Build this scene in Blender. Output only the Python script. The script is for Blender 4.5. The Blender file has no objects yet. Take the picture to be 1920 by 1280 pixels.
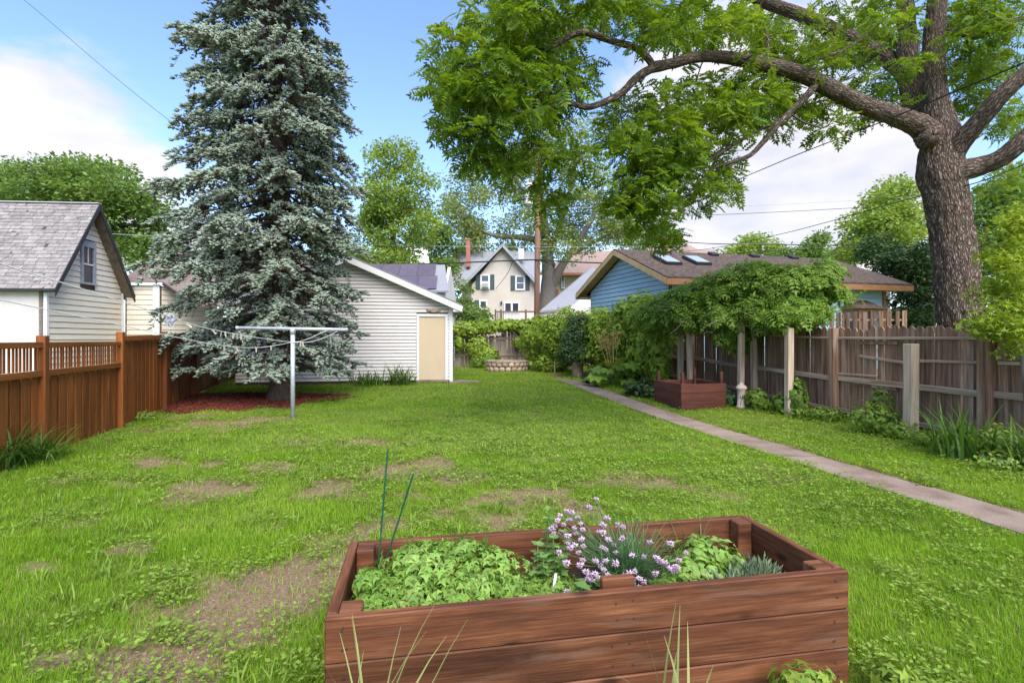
import bpy, bmesh, math, random
import numpy as np
from mathutils import Vector, Matrix, noise as mnoise

random.seed(7)
np.random.seed(3)
rng = np.random.default_rng(11)
scene = bpy.context.scene
COL = scene.collection
rad = math.radians

# ------------------------------------------------------------------ camera
F = 970.0            # focal length in photo pixels (1920 wide)
HZ = 636.0           # horizon row
CAMH = 1.55
cam_d = bpy.data.cameras.new('camera')
cam = bpy.data.objects.new('camera', cam_d)
COL.objects.link(cam)
cam.location = (0, 0, CAMH)
cam.rotation_euler = (rad(90), 0, 0)
cam_d.sensor_width = 36.0
cam_d.lens = F / 1920 * 36
cam_d.shift_y = -(640 - HZ) / 1920
cam_d.clip_start = 0.05
cam_d.clip_end = 2000
scene.camera = cam

# ------------------------------------------------------------------ world, sun, exposure
SUN_EL, SUN_AZ = 50.0, 162.0      # azimuth: clockwise from +Y, the sun stands behind the camera, a little to the right
world = bpy.data.worlds.new('World')
scene.world = world
world.use_nodes = True
wn, wl = world.node_tree.nodes, world.node_tree.links
wn.clear()
w_out = wn.new('ShaderNodeOutputWorld')
w_bg = wn.new('ShaderNodeBackground')
w_bg.inputs['Strength'].default_value = 0.15
w_sky = wn.new('ShaderNodeTexSky')
w_sky.sky_type = 'NISHITA'
w_sky.sun_disc = False
w_sky.sun_elevation = rad(SUN_EL)
w_sky.sun_rotation = rad(SUN_AZ)
w_sky.air_density = 1.0
w_sky.dust_density = 0.6
w_sky.ozone_density = 1.6
w_geo = wn.new('ShaderNodeTexCoord')
w_map = wn.new('ShaderNodeMapping')
w_map.inputs['Scale'].default_value = (1.0, 1.0, 2.3)
w_map.inputs['Location'].default_value = (0.35, 0.1, 0.22)
wl.new(w_geo.outputs['Generated'], w_map.inputs['Vector'])
w_n = wn.new('ShaderNodeTexNoise')
w_n.inputs['Scale'].default_value = 2.6
w_n.inputs['Detail'].default_value = 9
w_n.inputs['Roughness'].default_value = 0.56
w_n.inputs['Distortion'].default_value = 0.25
wl.new(w_map.outputs['Vector'], w_n.inputs['Vector'])


def wmath(op, a, b=None, clamp=False):
    n = wn.new('ShaderNodeMath'); n.operation = op; n.use_clamp = clamp
    for k, v in enumerate((a, b)):
        if v is None: continue
        if isinstance(v, (int, float)): n.inputs[k].default_value = v
        else: wl.new(v, n.inputs[k])
    return n.outputs[0]


w_sep = wn.new('ShaderNodeSeparateXYZ')
wl.new(w_geo.outputs['Generated'], w_sep.inputs[0])


def cloud_bank(px, py, width):
    """a soft heap of cloud in the direction of a photo point"""
    d = Vector(((px - 960) / F, 1.0, (HZ - py) / F)).normalized()
    dt = wn.new('ShaderNodeVectorMath'); dt.operation = 'DOT_PRODUCT'
    dt.inputs[1].default_value = d
    wl.new(w_geo.outputs['Generated'], dt.inputs[0])
    r = wn.new('ShaderNodeMapRange'); r.interpolation_type = 'SMOOTHSTEP'
    r.inputs['From Min'].default_value = math.cos(width); r.inputs['From Max'].default_value = 1.0
    wl.new(dt.outputs['Value'], r.inputs['Value'])
    return r.outputs[0]


lift = wmath('MULTIPLY', cloud_bank(60, 230, 0.24), 0.17)
lift = wmath('ADD', lift, wmath('MULTIPLY', cloud_bank(230, 310, 0.22), 0.16))
lift = wmath('ADD', lift, wmath('MULTIPLY', cloud_bank(1480, 340, 0.30), 0.20))
lift = wmath('ADD', lift, wmath('MULTIPLY', cloud_bank(300, -30, 0.12), 0.14))
lift = wmath('SUBTRACT', lift, wmath('MULTIPLY', cloud_bank(120, 60, 0.30), 0.14))
lift = wmath('SUBTRACT', lift, wmath('MULTIPLY', cloud_bank(760, 120, 0.46), 0.20))
low = wn.new('ShaderNodeMapRange'); low.interpolation_type = 'SMOOTHSTEP'
low.inputs['From Min'].default_value = 0.42; low.inputs['From Max'].default_value = 0.02
low.inputs['To Max'].default_value = 0.09
wl.new(w_sep.outputs['Z'], low.inputs['Value'])
dens = wmath('ADD', wmath('ADD', w_n.outputs['Fac'], lift), low.outputs[0])
w_r = wn.new('ShaderNodeMapRange'); w_r.interpolation_type = 'SMOOTHSTEP'
w_r.inputs['From Min'].default_value = 0.525; w_r.inputs['From Max'].default_value = 0.74
wl.new(dens, w_r.inputs['Value'])
w_gain = wn.new('ShaderNodeMixRGB'); w_gain.blend_type = 'MULTIPLY'; w_gain.inputs[0].default_value = 1.0
w_gain.inputs[2].default_value = (.82, .88, 1.04, 1)
wl.new(w_sky.outputs[0], w_gain.inputs[1])
w_cl = wn.new('ShaderNodeMixRGB')
wl.new(wmath('MULTIPLY', w_r.outputs[0], 0.93), w_cl.inputs[0])
wl.new(w_gain.outputs[0], w_cl.inputs[1])
w_n2 = wn.new('ShaderNodeTexNoise'); w_n2.inputs['Scale'].default_value = 5.5; w_n2.inputs['Detail'].default_value = 6
wl.new(w_map.outputs['Vector'], w_n2.inputs['Vector'])
w_cr = wn.new('ShaderNodeValToRGB')
w_cr.color_ramp.elements[0].position = .35; w_cr.color_ramp.elements[0].color = (2.25, 2.25, 2.5, 1)
w_cr.color_ramp.elements[1].position = .62; w_cr.color_ramp.elements[1].color = (3.1, 2.95, 3.0, 1)
wl.new(w_n2.outputs['Fac'], w_cr.inputs[0])
wl.new(w_cr.outputs[0], w_cl.inputs[2])
wl.new(w_cl.outputs[0], w_bg.inputs['Color'])
wl.new(w_bg.outputs[0], w_out.inputs['Surface'])

sun_d = bpy.data.lights.new('sun', 'SUN')
sun_d.energy = 2.8
sun_d.angle = rad(55)
sun_d.color = (1.0, 0.94, 0.84)
sun = bpy.data.objects.new('sun', sun_d)
COL.objects.link(sun)
sdir = Vector((math.sin(rad(SUN_AZ)) * math.cos(rad(SUN_EL)), math.cos(rad(SUN_AZ)) * math.cos(rad(SUN_EL)), math.sin(rad(SUN_EL))))
sun.rotation_euler = (-sdir).to_track_quat('-Z', 'Y').to_euler()

scene.view_settings.view_transform = 'Standard'
scene.view_settings.look = 'None'
scene.view_settings.gamma = 1.0
scene.view_settings.exposure = 1.3
scene.cycles.max_bounces = 8
scene.cycles.diffuse_bounces = 5
scene.cycles.transparent_max_bounces = 6
scene.cycles.use_denoising = True

# ------------------------------------------------------------------ geometry of the place


def sstep(a, b, x):
    t = np.clip((np.asarray(x, dtype=float) - a) / (b - a), 0, 1)
    return t * t * (3 - 2 * t)


def gz(y):
    """height of the gently rising yard"""
    return 0.2 * sstep(9, 17, y) + 0.08 * sstep(17, 30, y)


def P(px, py, d):
    return Vector(((px - 960) / F * d, d, CAMH - (py - HZ) / F * d))


def G(px, py):
    d = 10.0
    for _ in range(40):
        d = (CAMH - float(gz(d))) * F / (py - HZ)
    return Vector(((px - 960) / F * d, d, float(gz(d))))


# ------------------------------------------------------------------ materials
MATS = {}


def pm(name, cols, scale=4.0, stretch=(1, 1, 1), rough=0.75, bump=0.25, bscale=None, detail=6, island=0.0, objrand=0.0,
       spec=0.25, trans=0.0, coord='Object', metallic=0.0, knots=0.0, ramp=(0.3, 0.7), dirt=None, bdist=0.02, waves=None, tcol=None, fine=0.0, plates=None):
    m = bpy.data.materials.new(name)
    m.use_nodes = True
    N, L = m.node_tree.nodes, m.node_tree.links
    N.clear()
    out = N.new('ShaderNodeOutputMaterial')
    bs = N.new('ShaderNodeBsdfPrincipled')
    bs.inputs['Roughness'].default_value = rough
    bs.inputs['Metallic'].default_value = metallic
    bs.inputs['Specular IOR Level'].default_value = spec
    tc = N.new('ShaderNodeTexCoord')
    vec = tc.outputs[coord]
    if objrand or knots:
        oi = N.new('ShaderNodeObjectInfo')
        ad = N.new('ShaderNodeVectorMath'); ad.operation = 'MULTIPLY_ADD'
        cx = N.new('ShaderNodeCombineXYZ')
        for k in range(3): L.new(oi.outputs['Random'], cx.inputs[k])
        L.new(cx.outputs[0], ad.inputs[0]); ad.inputs[1].default_value = (37, 53, 71)
        L.new(vec, ad.inputs[2]); vec = ad.outputs[0]
    mp = N.new('ShaderNodeMapping')
    mp.inputs['Scale'].default_value = tuple(scale * s for s in stretch)
    L.new(vec, mp.inputs['Vector'])
    nz = N.new('ShaderNodeTexNoise')
    nz.inputs['Scale'].default_value = 1.0; nz.inputs['Detail'].default_value = detail; nz.inputs['Roughness'].default_value = 0.62
    nz.inputs['Distortion'].default_value = 0.3
    L.new(mp.outputs[0], nz.inputs['Vector'])
    rp = N.new('ShaderNodeValToRGB')
    el = rp.color_ramp.elements
    n = len(cols)
    while len(el) < n: el.new(0.5)
    for k, c in enumerate(cols):
        el[k].position = ramp[0] + (ramp[1] - ramp[0]) * (k / max(1, n - 1))
        el[k].color = (*c, 1)
    L.new(nz.outputs['Fac'], rp.inputs['Fac'])
    col = rp.outputs['Color']
    height = nz.outputs['Fac']

    def mulval(col, src, amt):
        mr = N.new('ShaderNodeMapRange')
        mr.inputs['To Min'].default_value = 1 - amt; mr.inputs['To Max'].default_value = 1 + amt
        L.new(src, mr.inputs['Value'])
        mx = N.new('ShaderNodeVectorMath'); mx.operation = 'SCALE'
        L.new(col, mx.inputs[0]); L.new(mr.outputs[0], mx.inputs['Scale'])
        return mx.outputs[0]
    if fine:      # close grain lines along the board
        fm = N.new('ShaderNodeMapping'); fm.inputs['Scale'].default_value = tuple(scale * s * (1.6 if s == min(stretch) else 9.0) for s in stretch)
        L.new(vec, fm.inputs['Vector'])
        fnz = N.new('ShaderNodeTexNoise'); fnz.inputs['Scale'].default_value = 1; fnz.inputs['Detail'].default_value = 4; fnz.inputs['Roughness'].default_value = .7
        L.new(fm.outputs[0], fnz.inputs['Vector'])
        fr_ = N.new('ShaderNodeMapRange'); fr_.inputs['From Min'].default_value = .3; fr_.inputs['From Max'].default_value = .7
        L.new(fnz.outputs['Fac'], fr_.inputs['Value'])
        col = mulval(col, fr_.outputs[0], fine)
        height = fnz.outputs['Fac']
    if plates:    # bark broken into long plates with dark furrows between
        wv = N.new('ShaderNodeTexNoise'); wv.inputs['Scale'].default_value = 5.0; wv.inputs['Detail'].default_value = 3
        L.new(vec, wv.inputs['Vector'])
        wm = N.new('ShaderNodeVectorMath'); wm.operation = 'MULTIPLY_ADD'; wm.inputs[1].default_value = (.07, .16, 0)
        L.new(wv.outputs['Color'], wm.inputs[0]); L.new(vec, wm.inputs[2])
        pmap = N.new('ShaderNodeMapping'); pmap.inputs['Scale'].default_value = (plates[0], plates[1], 1)
        L.new(wm.outputs[0], pmap.inputs['Vector'])
        vo = N.new('ShaderNodeTexVoronoi'); vo.feature = 'DISTANCE_TO_EDGE'; vo.inputs['Scale'].default_value = 1
        L.new(pmap.outputs[0], vo.inputs['Vector'])
        pr = N.new('ShaderNodeMapRange'); pr.interpolation_type = 'SMOOTHSTEP'; pr.inputs['From Min'].default_value = .02; pr.inputs['From Max'].default_value = .30
        L.new(vo.outputs['Distance'], pr.inputs['Value'])
        mrp = N.new('ShaderNodeMapRange'); mrp.inputs['To Min'].default_value = .30; mrp.inputs['To Max'].default_value = 1.12
        L.new(pr.outputs[0], mrp.inputs['Value'])
        mxp = N.new('ShaderNodeVectorMath'); mxp.operation = 'SCALE'; L.new(col, mxp.inputs[0]); L.new(mrp.outputs[0], mxp.inputs['Scale']); col = mxp.outputs[0]
        hp_ = N.new('ShaderNodeMath'); hp_.operation = 'MULTIPLY_ADD'; hp_.inputs[1].default_value = .35
        L.new(height, hp_.inputs[0]); L.new(pr.outputs[0], hp_.inputs[2]); height = hp_.outputs[0]
    if island:
        ge = N.new('ShaderNodeNewGeometry')
        col = mulval(col, ge.outputs['Random Per Island'], island)
        hs = N.new('ShaderNodeHueSaturation')
        mr = N.new('ShaderNodeMapRange'); mr.inputs['To Min'].default_value = 0.485; mr.inputs['To Max'].default_value = 0.515
        wnn = N.new('ShaderNodeTexWhiteNoise'); wnn.noise_dimensions = '1D'
        L.new(ge.outputs['Random Per Island'], wnn.inputs['W'])
        L.new(wnn.outputs['Value'], mr.inputs['Value']); L.new(mr.outputs[0], hs.inputs['Hue'])
        L.new(col, hs.inputs['Color']); col = hs.outputs[0]
    if objrand:
        col = mulval(col, oi.outputs['Random'], objrand)
    if knots:
        vmap = N.new('ShaderNodeMapping'); vmap.inputs['Scale'].default_value = (2.6, 7.0, 7.0)
        L.new(vec, vmap.inputs['Vector'])
        vo = N.new('ShaderNodeTexVoronoi'); vo.inputs['Scale'].default_value = 1.0
        L.new(vmap.outputs[0], vo.inputs['Vector'])
        kr = N.new('ShaderNodeMapRange'); kr.interpolation_type = 'SMOOTHSTEP'
        kr.inputs['From Min'].default_value = 0.05; kr.inputs['From Max'].default_value = 0.17
        kr.inputs['To Min'].default_value = knots; kr.inputs['To Max'].default_value = 0.0
        L.new(vo.outputs['Distance'], kr.inputs['Value'])
        mx = N.new('ShaderNodeMixRGB'); mx.inputs[2].default_value = (0.022, 0.008, 0.004, 1)
        L.new(kr.outputs[0], mx.inputs[0]); L.new(col, mx.inputs[1]); col = mx.outputs[0]
    if dirt:
        dn = N.new('ShaderNodeTexNoise'); dn.inputs['Scale'].default_value = dirt[0]; dn.inputs['Detail'].default_value = 5
        if len(dirt) > 4:
            dm = N.new('ShaderNodeMapping'); dm.inputs['Scale'].default_value = dirt[4]
            L.new(vec, dm.inputs['Vector']); L.new(dm.outputs[0], dn.inputs['Vector'])
        else:
            L.new(vec, dn.inputs['Vector'])
        dr = N.new('ShaderNodeMapRange'); dr.interpolation_type = 'SMOOTHSTEP'
        dr.inputs['From Min'].default_value = dirt[2]; dr.inputs['From Max'].default_value = dirt[2] + 0.16
        dr.inputs['To Max'].default_value = dirt[3]
        L.new(dn.outputs['Fac'], dr.inputs['Value'])
        mx = N.new('ShaderNodeMixRGB'); mx.inputs[2].default_value = (*dirt[1], 1)
        L.new(dr.outputs[0], mx.inputs[0]); L.new(col, mx.inputs[1]); col = mx.outputs[0]
    L.new(col, bs.inputs['Base Color'])
    if bump:
        if bscale:
            bm = N.new('ShaderNodeMapping'); bm.inputs['Scale'].default_value = tuple(bscale * s for s in stretch)
            L.new(vec, bm.inputs['Vector'])
            bn = N.new('ShaderNodeTexNoise'); bn.inputs['Scale'].default_value = 1; bn.inputs['Detail'].default_value = 6
            L.new(bm.outputs[0], bn.inputs['Vector']); height = bn.outputs['Fac']
        if waves:   # rows (courses, laps) across one axis: (rows per metre, axis)
            sp = N.new('ShaderNodeSeparateXYZ'); L.new(tc.outputs[coord], sp.inputs[0])
            ml = N.new('ShaderNodeMath'); ml.operation = 'MULTIPLY'; ml.inputs[1].default_value = waves[0]
            L.new(sp.outputs[waves[1]], ml.inputs[0])
            fr = N.new('ShaderNodeMath'); fr.operation = 'FRACT'; L.new(ml.outputs[0], fr.inputs[0])
            ad2 = N.new('ShaderNodeMath'); ad2.operation = 'MULTIPLY_ADD'; ad2.inputs[1].default_value = 0.4
            L.new(height, ad2.inputs[0]); L.new(fr.outputs[0], ad2.inputs[2]); height = ad2.outputs[0]
        bp = N.new('ShaderNodeBump'); bp.inputs['Strength'].default_value = bump; bp.inputs['Distance'].default_value = bdist
        L.new(height, bp.inputs['Height']); L.new(bp.outputs[0], bs.inputs['Normal'])
    surf = bs.outputs[0]
    if trans:
        tr = N.new('ShaderNodeBsdfTranslucent')
        if tcol:
            tm = N.new('ShaderNodeMixRGB'); tm.blend_type = 'MULTIPLY'; tm.inputs[0].default_value = 1
            tm.inputs[2].default_value = (*tcol, 1); L.new(col, tm.inputs[1]); L.new(tm.outputs[0], tr.inputs[0])
        else:
            L.new(col, tr.inputs[0])
        mx = N.new('ShaderNodeMixShader'); mx.inputs[0].default_value = trans
        L.new(surf, mx.inputs[1]); L.new(tr.outputs[0], mx.inputs[2]); surf = mx.outputs[0]
    L.new(surf, out.inputs['Surface'])
    MATS[name] = m
    return m


LEAFT = (1.5, 1.35, 0.7)
pm('planter_wood', [(.032, .011, .006), (.115, .041, .018), (.235, .096, .042)], 1.0, (1.5, 13, 13), .6, .4, objrand=.14, knots=.85, ramp=(.25, .75), dirt=(2.4, (.18, .108, .075), .55, .35, (1, 7, 7)), spec=.2, bdist=.004, fine=.42)
pm('planter_wood_old', [(.050, .017, .012), (.090, .029, .018), (.13, .044, .027)], 1.0, (1.4, 12, 12), .7, .3, objrand=.15, knots=.5, bdist=.004, fine=.3)
pm('planter_rim', [(.19, .082, .055), (.27, .125, .085)], 1.0, (2, 15, 15), .7, .3, objrand=.1)
pm('fence_stain', [(.125, .036, .008), (.215, .066, .014), (.30, .10, .023)], 1.0, (12, 12, 1.0), .6, .35, objrand=.24, ramp=(.28, .75), dirt=(2.2, (.15, .072, .045), .58, .4, (2, 2, .7)), bdist=.005, fine=.38)
pm('weathered_wood', [(.095, .046, .028), (.24, .140, .090), (.42, .305, .225)], 1.0, (17, 17, .8), .85, .6, objrand=.36, ramp=(.30, .74), dirt=(1.4, (.43, .335, .26), .55, .45, (3, 3, .6)), bdist=.008, fine=.5)
pm('weathered_post', [(.26, .185, .125), (.39, .30, .215), (.50, .40, .30)], 1.0, (16, 16, .9), .85, .4, objrand=.15, bdist=.005, fine=.3)
pm('weathered_rail', [(.23, .15, .10), (.39, .285, .205), (.52, .405, .305)], 1.0, (.9, 15, 15), .85, .45, objrand=.15, bdist=.005, fine=.35)
pm('back_fence_wood', [(.14, .105, .085), (.25, .20, .165), (.36, .30, .25)], 1.0, (14, 14, .8), .85, .4, objrand=.22)
pm('white_siding', [(.62, .575, .545), (.70, .65, .62)], 1.2, (1, 1, 1), .55, .05, objrand=.03, dirt=(.8, (.52, .47, .43), .58, .4))
pm('white_trim', [(.70, .68, .66), (.78, .76, .74)], 2, rough=.5, bump=.05)
pm('cream_siding', [(.69, .61, .48), (.76, .68, .55)], 1.5, rough=.6, bump=.06, objrand=.04)
pm('stucco', [(.52, .48, .44), (.60, .555, .51)], 6, rough=.9, bump=.35, bscale=40, dirt=(.9, (.60, .50, .40), .60, .5))
pm('blue_siding', [(.27, .41, .50), (.31, .455, .545)], 1.5, rough=.6, bump=.06, objrand=.05)
pm('tan_trim', [(.40, .26, .12), (.52, .36, .18)], 2.0, rough=.6, bump=.1)
pm('brown_trim', [(.19, .088, .04), (.27, .13, .06)], 2.0, rough=.6, bump=.1)
pm('dark_soffit_lap_shade', [(.07, .05, .035), (.16, .12, .085), (.10, .07, .05)], 3.0, rough=.8, bump=.2)  # dark brown parts; behind clapboards its dark colour stands in for lap shadow
pm('grey_shingle', [(.17, .15, .145), (.245, .22, .21), (.30, .275, .26)], 7, rough=.92, bump=.5, bscale=60, objrand=.16, dirt=(5.5, (.035, .025, .03), .58, .85))
pm('pink_shingle', [(.18, .125, .108), (.25, .18, .158)], 5, (1, 6, 6), .9, .6, waves=(7.5, 2), dirt=(9, (.14, .092, .08), .5, .5))
pm('slate_shingle', [(.20, .205, .225), (.27, .275, .295)], 9, rough=.9, bump=.5, waves=(6, 2))
pm('moss_shingle', [(.034, .025, .021), (.078, .057, .048), (.135, .106, .09)], 5.5, (1, 1, 2.4), .95, .9, detail=9, dirt=(7, (.12, .062, .022), .53, .75), waves=(7, 2), bdist=.04)
pm('brown_shingle', [(.24, .17, .145), (.31, .23, .20)], 9, rough=.9, bump=.4, waves=(5, 2))
pm('door_paint', [(.57, .445, .295), (.61, .48, .325)], .8, rough=.45, bump=.03, dirt=(1.5, (.50, .40, .28), .58, .4))
pm('window_glass', [(.025, .032, .04), (.06, .07, .085)], 1.2, rough=.06, bump=0, spec=.8)
pm('skylight_glass', [(.18, .25, .28), (.28, .36, .39)], 1.5, rough=.15, bump=0, spec=.6)
pm('window_frame', [(.25, .26, .29), (.36, .37, .40)], 6, rough=.7, bump=.2)
pm('shutter_green', [(.045, .07, .07), (.06, .09, .09)], 3, rough=.6, bump=.1)
pm('dark_metal', [(.03, .03, .032), (.05, .05, .052)], 6, rough=.5, bump=.05, metallic=.3)
pm('galvanised', [(.42, .43, .45), (.58, .59, .61)], 14, rough=.42, bump=.06, metallic=.35, spec=.5)
pm('rope', [(.62, .60, .57), (.74, .72, .70)], 60, rough=.85, bump=.3)
pm('pin_wood', [(.42, .35, .28), (.58, .51, .43)], 20, rough=.8, bump=.2, objrand=.2)
pm('rag', [(.20, .21, .25), (.42, .42, .46)], 18, rough=.95, bump=.4)
pm('panel', [(.085, .07, .10), (.12, .095, .13)], 3, rough=.35, bump=0, spec=.4, objrand=.08)
pm('pole_wood', [(.165, .085, .055), (.27, .15, .10)], 1.0, (9, 9, .7), .8, .4)
pm('transformer', [(.60, .58, .57), (.66, .64, .63)], 2, rough=.4, bump=0)
pm('cable', [(.018, .018, .02), (.03, .03, .032)], 4, rough=.6, bump=0)
pm('cable_pale', [(.34, .34, .36), (.42, .42, .44)], 4, rough=.6, bump=0)
pm('brick', [(.28, .115, .075), (.38, .17, .12)], 14, rough=.85, bump=.5)
pm('concrete', [(.155, .110, .082), (.22, .163, .126), (.27, .208, .163)], 2.6, rough=.92, bump=.4, bscale=55, objrand=.10, dirt=(1.7, (.125, .088, .063), .54, .6))
pm('stone', [(.23, .165, .115), (.36, .27, .195), (.43, .34, .255)], 7, rough=.9, bump=.6, objrand=.22, bdist=.03)
pm('pink_stone', [(.50, .37, .31), (.60, .47, .40)], 9, rough=.9, bump=.3)
pm('ash', [(.20, .165, .14), (.38, .32, .27)], 22, rough=.95, bump=.8)
pm('soil_bed', [(.018, .011, .008), (.055, .034, .024), (.10, .066, .048)], 24, rough=.95, bump=1.0, detail=9, bdist=.03)
pm('green_stake', [(.008, .06, .028), (.012, .085, .04)], 8, rough=.4, bump=.1)
pm('black_plastic', [(.014, .014, .016), (.024, .024, .027)], 5, rough=.45, bump=.05)
pm('bark_walnut', [(.125, .085, .062), (.235, .168, .128), (.34, .26, .205)], 1.0, (30, 9, 1), .95, .8, coord='UV', ramp=(.34, .66), detail=8, bdist=.035, plates=(30, 8))
pm('bark_spruce', [(.045, .030, .024), (.105, .075, .060)], 1.0, (16, 8, 1), .95, .8, coord='UV', bdist=.03)
pm('bark_grey', [(.12, .10, .088), (.24, .21, .185)], 1.0, (12, 3, 1), .95, .6, coord='UV', bdist=.03)
pm('twig', [(.060, .042, .032), (.105, .075, .058)], 12, rough=.9, bump=.2)
pm('dry_twig', [(.16, .115, .085), (.26, .20, .155)], 12, rough=.9, bump=.2)
pm('spruce_needles', [(.165, .205, .150), (.235, .285, .215), (.30, .35, .27)], 1.3, rough=.85, bump=0, island=.22, spec=.05)
pm('walnut_leaf', [(.070, .132, .012), (.122, .208, .017), (.20, .29, .03)], .8, rough=.55, bump=0, island=.34, spec=.25, trans=.45, tcol=LEAFT)
pm('maple_leaf', [(.19, .255, .085), (.26, .325, .125)], .5, rough=.6, bump=0, island=.3, trans=.42, tcol=LEAFT)
pm('lime_leaf', [(.165, .255, .04), (.25, .345, .07)], .5, rough=.6, bump=0, island=.32, trans=.42, tcol=LEAFT)
pm('locust_leaf', [(.10, .18, .04), (.18, .27, .065)], .6, rough=.6, bump=0, island=.32, trans=.38, tcol=LEAFT)
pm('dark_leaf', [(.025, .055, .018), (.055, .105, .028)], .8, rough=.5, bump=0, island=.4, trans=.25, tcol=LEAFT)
pm('grape_leaf', [(.115, .195, .018), (.20, .295, .030), (.27, .36, .045)], .9, rough=.55, bump=0, island=.35, trans=.38, tcol=LEAFT)
pm('vine_leaf', [(.095, .175, .024), (.16, .262, .036), (.22, .325, .055)], .9, rough=.5, bump=0, island=.34, trans=.42, tcol=LEAFT)
pm('acer_leaf', [(.15, .235, .018), (.23, .32, .028), (.29, .37, .05)], 1.2, rough=.5, bump=0, island=.3, trans=.42, tcol=LEAFT)
pm('grass_blade', [(.115, .21, .014), (.195, .335, .021), (.275, .405, .04)], .75, rough=.65, bump=0, island=.30, trans=.45, tcol=LEAFT, spec=.15)
pm('straw', [(.24, .19, .10), (.38, .31, .18)], 2, rough=.8, bump=0, island=.3, trans=.2)
pm('weed_leaf', [(.16, .245, .032), (.245, .345, .06)], .9, rough=.6, bump=0, island=.28, trans=.38, tcol=LEAFT, spec=.15)
pm('strap_leaf', [(.055, .125, .016), (.11, .20, .03)], 1.5, rough=.45, bump=0, island=.3, trans=.3, tcol=LEAFT)
pm('yellow_blade', [(.22, .25, .07), (.33, .34, .12)], 3, rough=.5, bump=0, island=.2, trans=.3)
pm('herb_leaf', [(.145, .265, .038), (.215, .35, .065), (.285, .42, .11)], 5, rough=.55, bump=0, island=.28, trans=.38, tcol=LEAFT)
pm('mint_leaf', [(.12, .225, .05), (.19, .31, .085)], 5, rough=.5, bump=0, island=.25, trans=.3, tcol=LEAFT)
pm('thyme_leaf', [(.115, .175, .085), (.185, .25, .135)], 5, rough=.6, bump=0, island=.25, trans=.25)
pm('chive_stem', [(.06, .15, .045), (.12, .22, .08)], 4, rough=.5, bump=0, island=.3, trans=.2)
pm('chive_flower', [(.52, .34, .46), (.68, .50, .61), (.75, .61, .68)], 30, rough=.7, bump=0, island=.25, objrand=.15, trans=.3)
pm('viola', [(.05, .02, .16), (.09, .04, .25)], 9, rough=.6, bump=0)
pm('seed_plume', [(.40, .25, .10), (.56, .38, .17)], 9, rough=.8, bump=0, island=.25, trans=.2)
pm('mulch', [(.060, .014, .009), (.13, .030, .018), (.19, .05, .03)], 9, rough=.9, bump=.5, island=.45)
pm('label_white', [(.75, .74, .74), (.8, .8, .8)], 2, rough=.5, bump=0)
pm('ink', [(.02, .015, .015), (.03, .025, .025)], 2, rough=.8, bump=0)

# ------------------------------------------------------------------ object helpers


def link(o):
    COL.objects.link(o)
    return o


def T(name, label, cat, loc=(0, 0, 0), rotz=0.0, group=None):
    o = bpy.data.objects.new(name, None)
    o.empty_display_size = 0.2
    link(o)
    o.location = loc
    o.rotation_euler = (0, 0, rotz)
    tag(o, label, cat, group)
    PM[o.name] = Matrix.Translation(Vector(loc)) @ Matrix.Rotation(rotz, 4, 'Z')
    return o


PM = {}


def tag(o, label=None, cat=None, group=None, kind=None):
    if label: o['label'] = label
    if cat: o['category'] = cat
    if group: o['group'] = group
    if kind: o['kind'] = kind
    return o


def W(name, mesh, mat, parent=None):
    """link a mesh whose vertices are in world space; a parent keeps it where it is"""
    o = bpy.data.objects.new(name, mesh)
    if mat is not None and not mesh.materials: mesh.materials.append(MATS[mat])
    link(o)
    if parent is not None:
        o.parent = parent
        o.matrix_parent_inverse = PM[parent.name].inverted()
        PM[o.name] = Matrix.Identity(4)
    return o


def piece(name, mesh, mat, mw, parent=None):
    """link a shared mesh at world matrix mw"""
    o = bpy.data.objects.new(name, mesh)
    if mat is not None and not mesh.materials: mesh.materials.append(MATS[mat])
    link(o)
    if parent is not None:
        o.parent = parent
        o.matrix_parent_inverse = PM[parent.name].inverted()
    o.matrix_basis = mw
    PM[o.name] = mw.copy()
    return o


BOXES = {}


def box_mesh(sx, sy, sz, mat, bev=0.004, key=None):
    """a bevelled box of real size about its centre, shared by alike pieces"""
    k = (round(sx, 3), round(sy, 3), round(sz, 3), mat, round(bev, 4))
    if k in BOXES: return BOXES[k]
    bm = bmesh.new()
    bmesh.ops.create_cube(bm, size=1)
    bmesh.ops.scale(bm, vec=(sx, sy, sz), verts=bm.verts)
    if bev:
        bmesh.ops.bevel(bm, geom=bm.edges[:], offset=min(bev, .3 * min(sx, sy, sz)), segments=1, affect='EDGES')
    me = bpy.data.meshes.new('box')
    bm.to_mesh(me); bm.free()
    me.materials.append(MATS[mat])
    BOXES[k] = me
    return me


def frame_m(o, xdir, zdir=(0, 0, 1)):
    """matrix with x along xdir and z as close as can be to zdir"""
    x = Vector(xdir).normalized(); z = Vector(zdir)
    y = z.cross(x).normalized(); z = x.cross(y).normalized()
    m = Matrix((x, y, z)).transposed().to_4x4()
    m.translation = Vector(o)
    return m


def beam(name, a, b, w, t, mat, parent, zdir=(0, 0, 1), bev=.004):
    """a bar from a to b: length on x, w across, t along zdir"""
    a, b = Vector(a), Vector(b)
    return piece(name, box_mesh((b - a).length, w, t, mat, bev), None, frame_m((a + b) / 2, b - a, zdir), parent)


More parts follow.
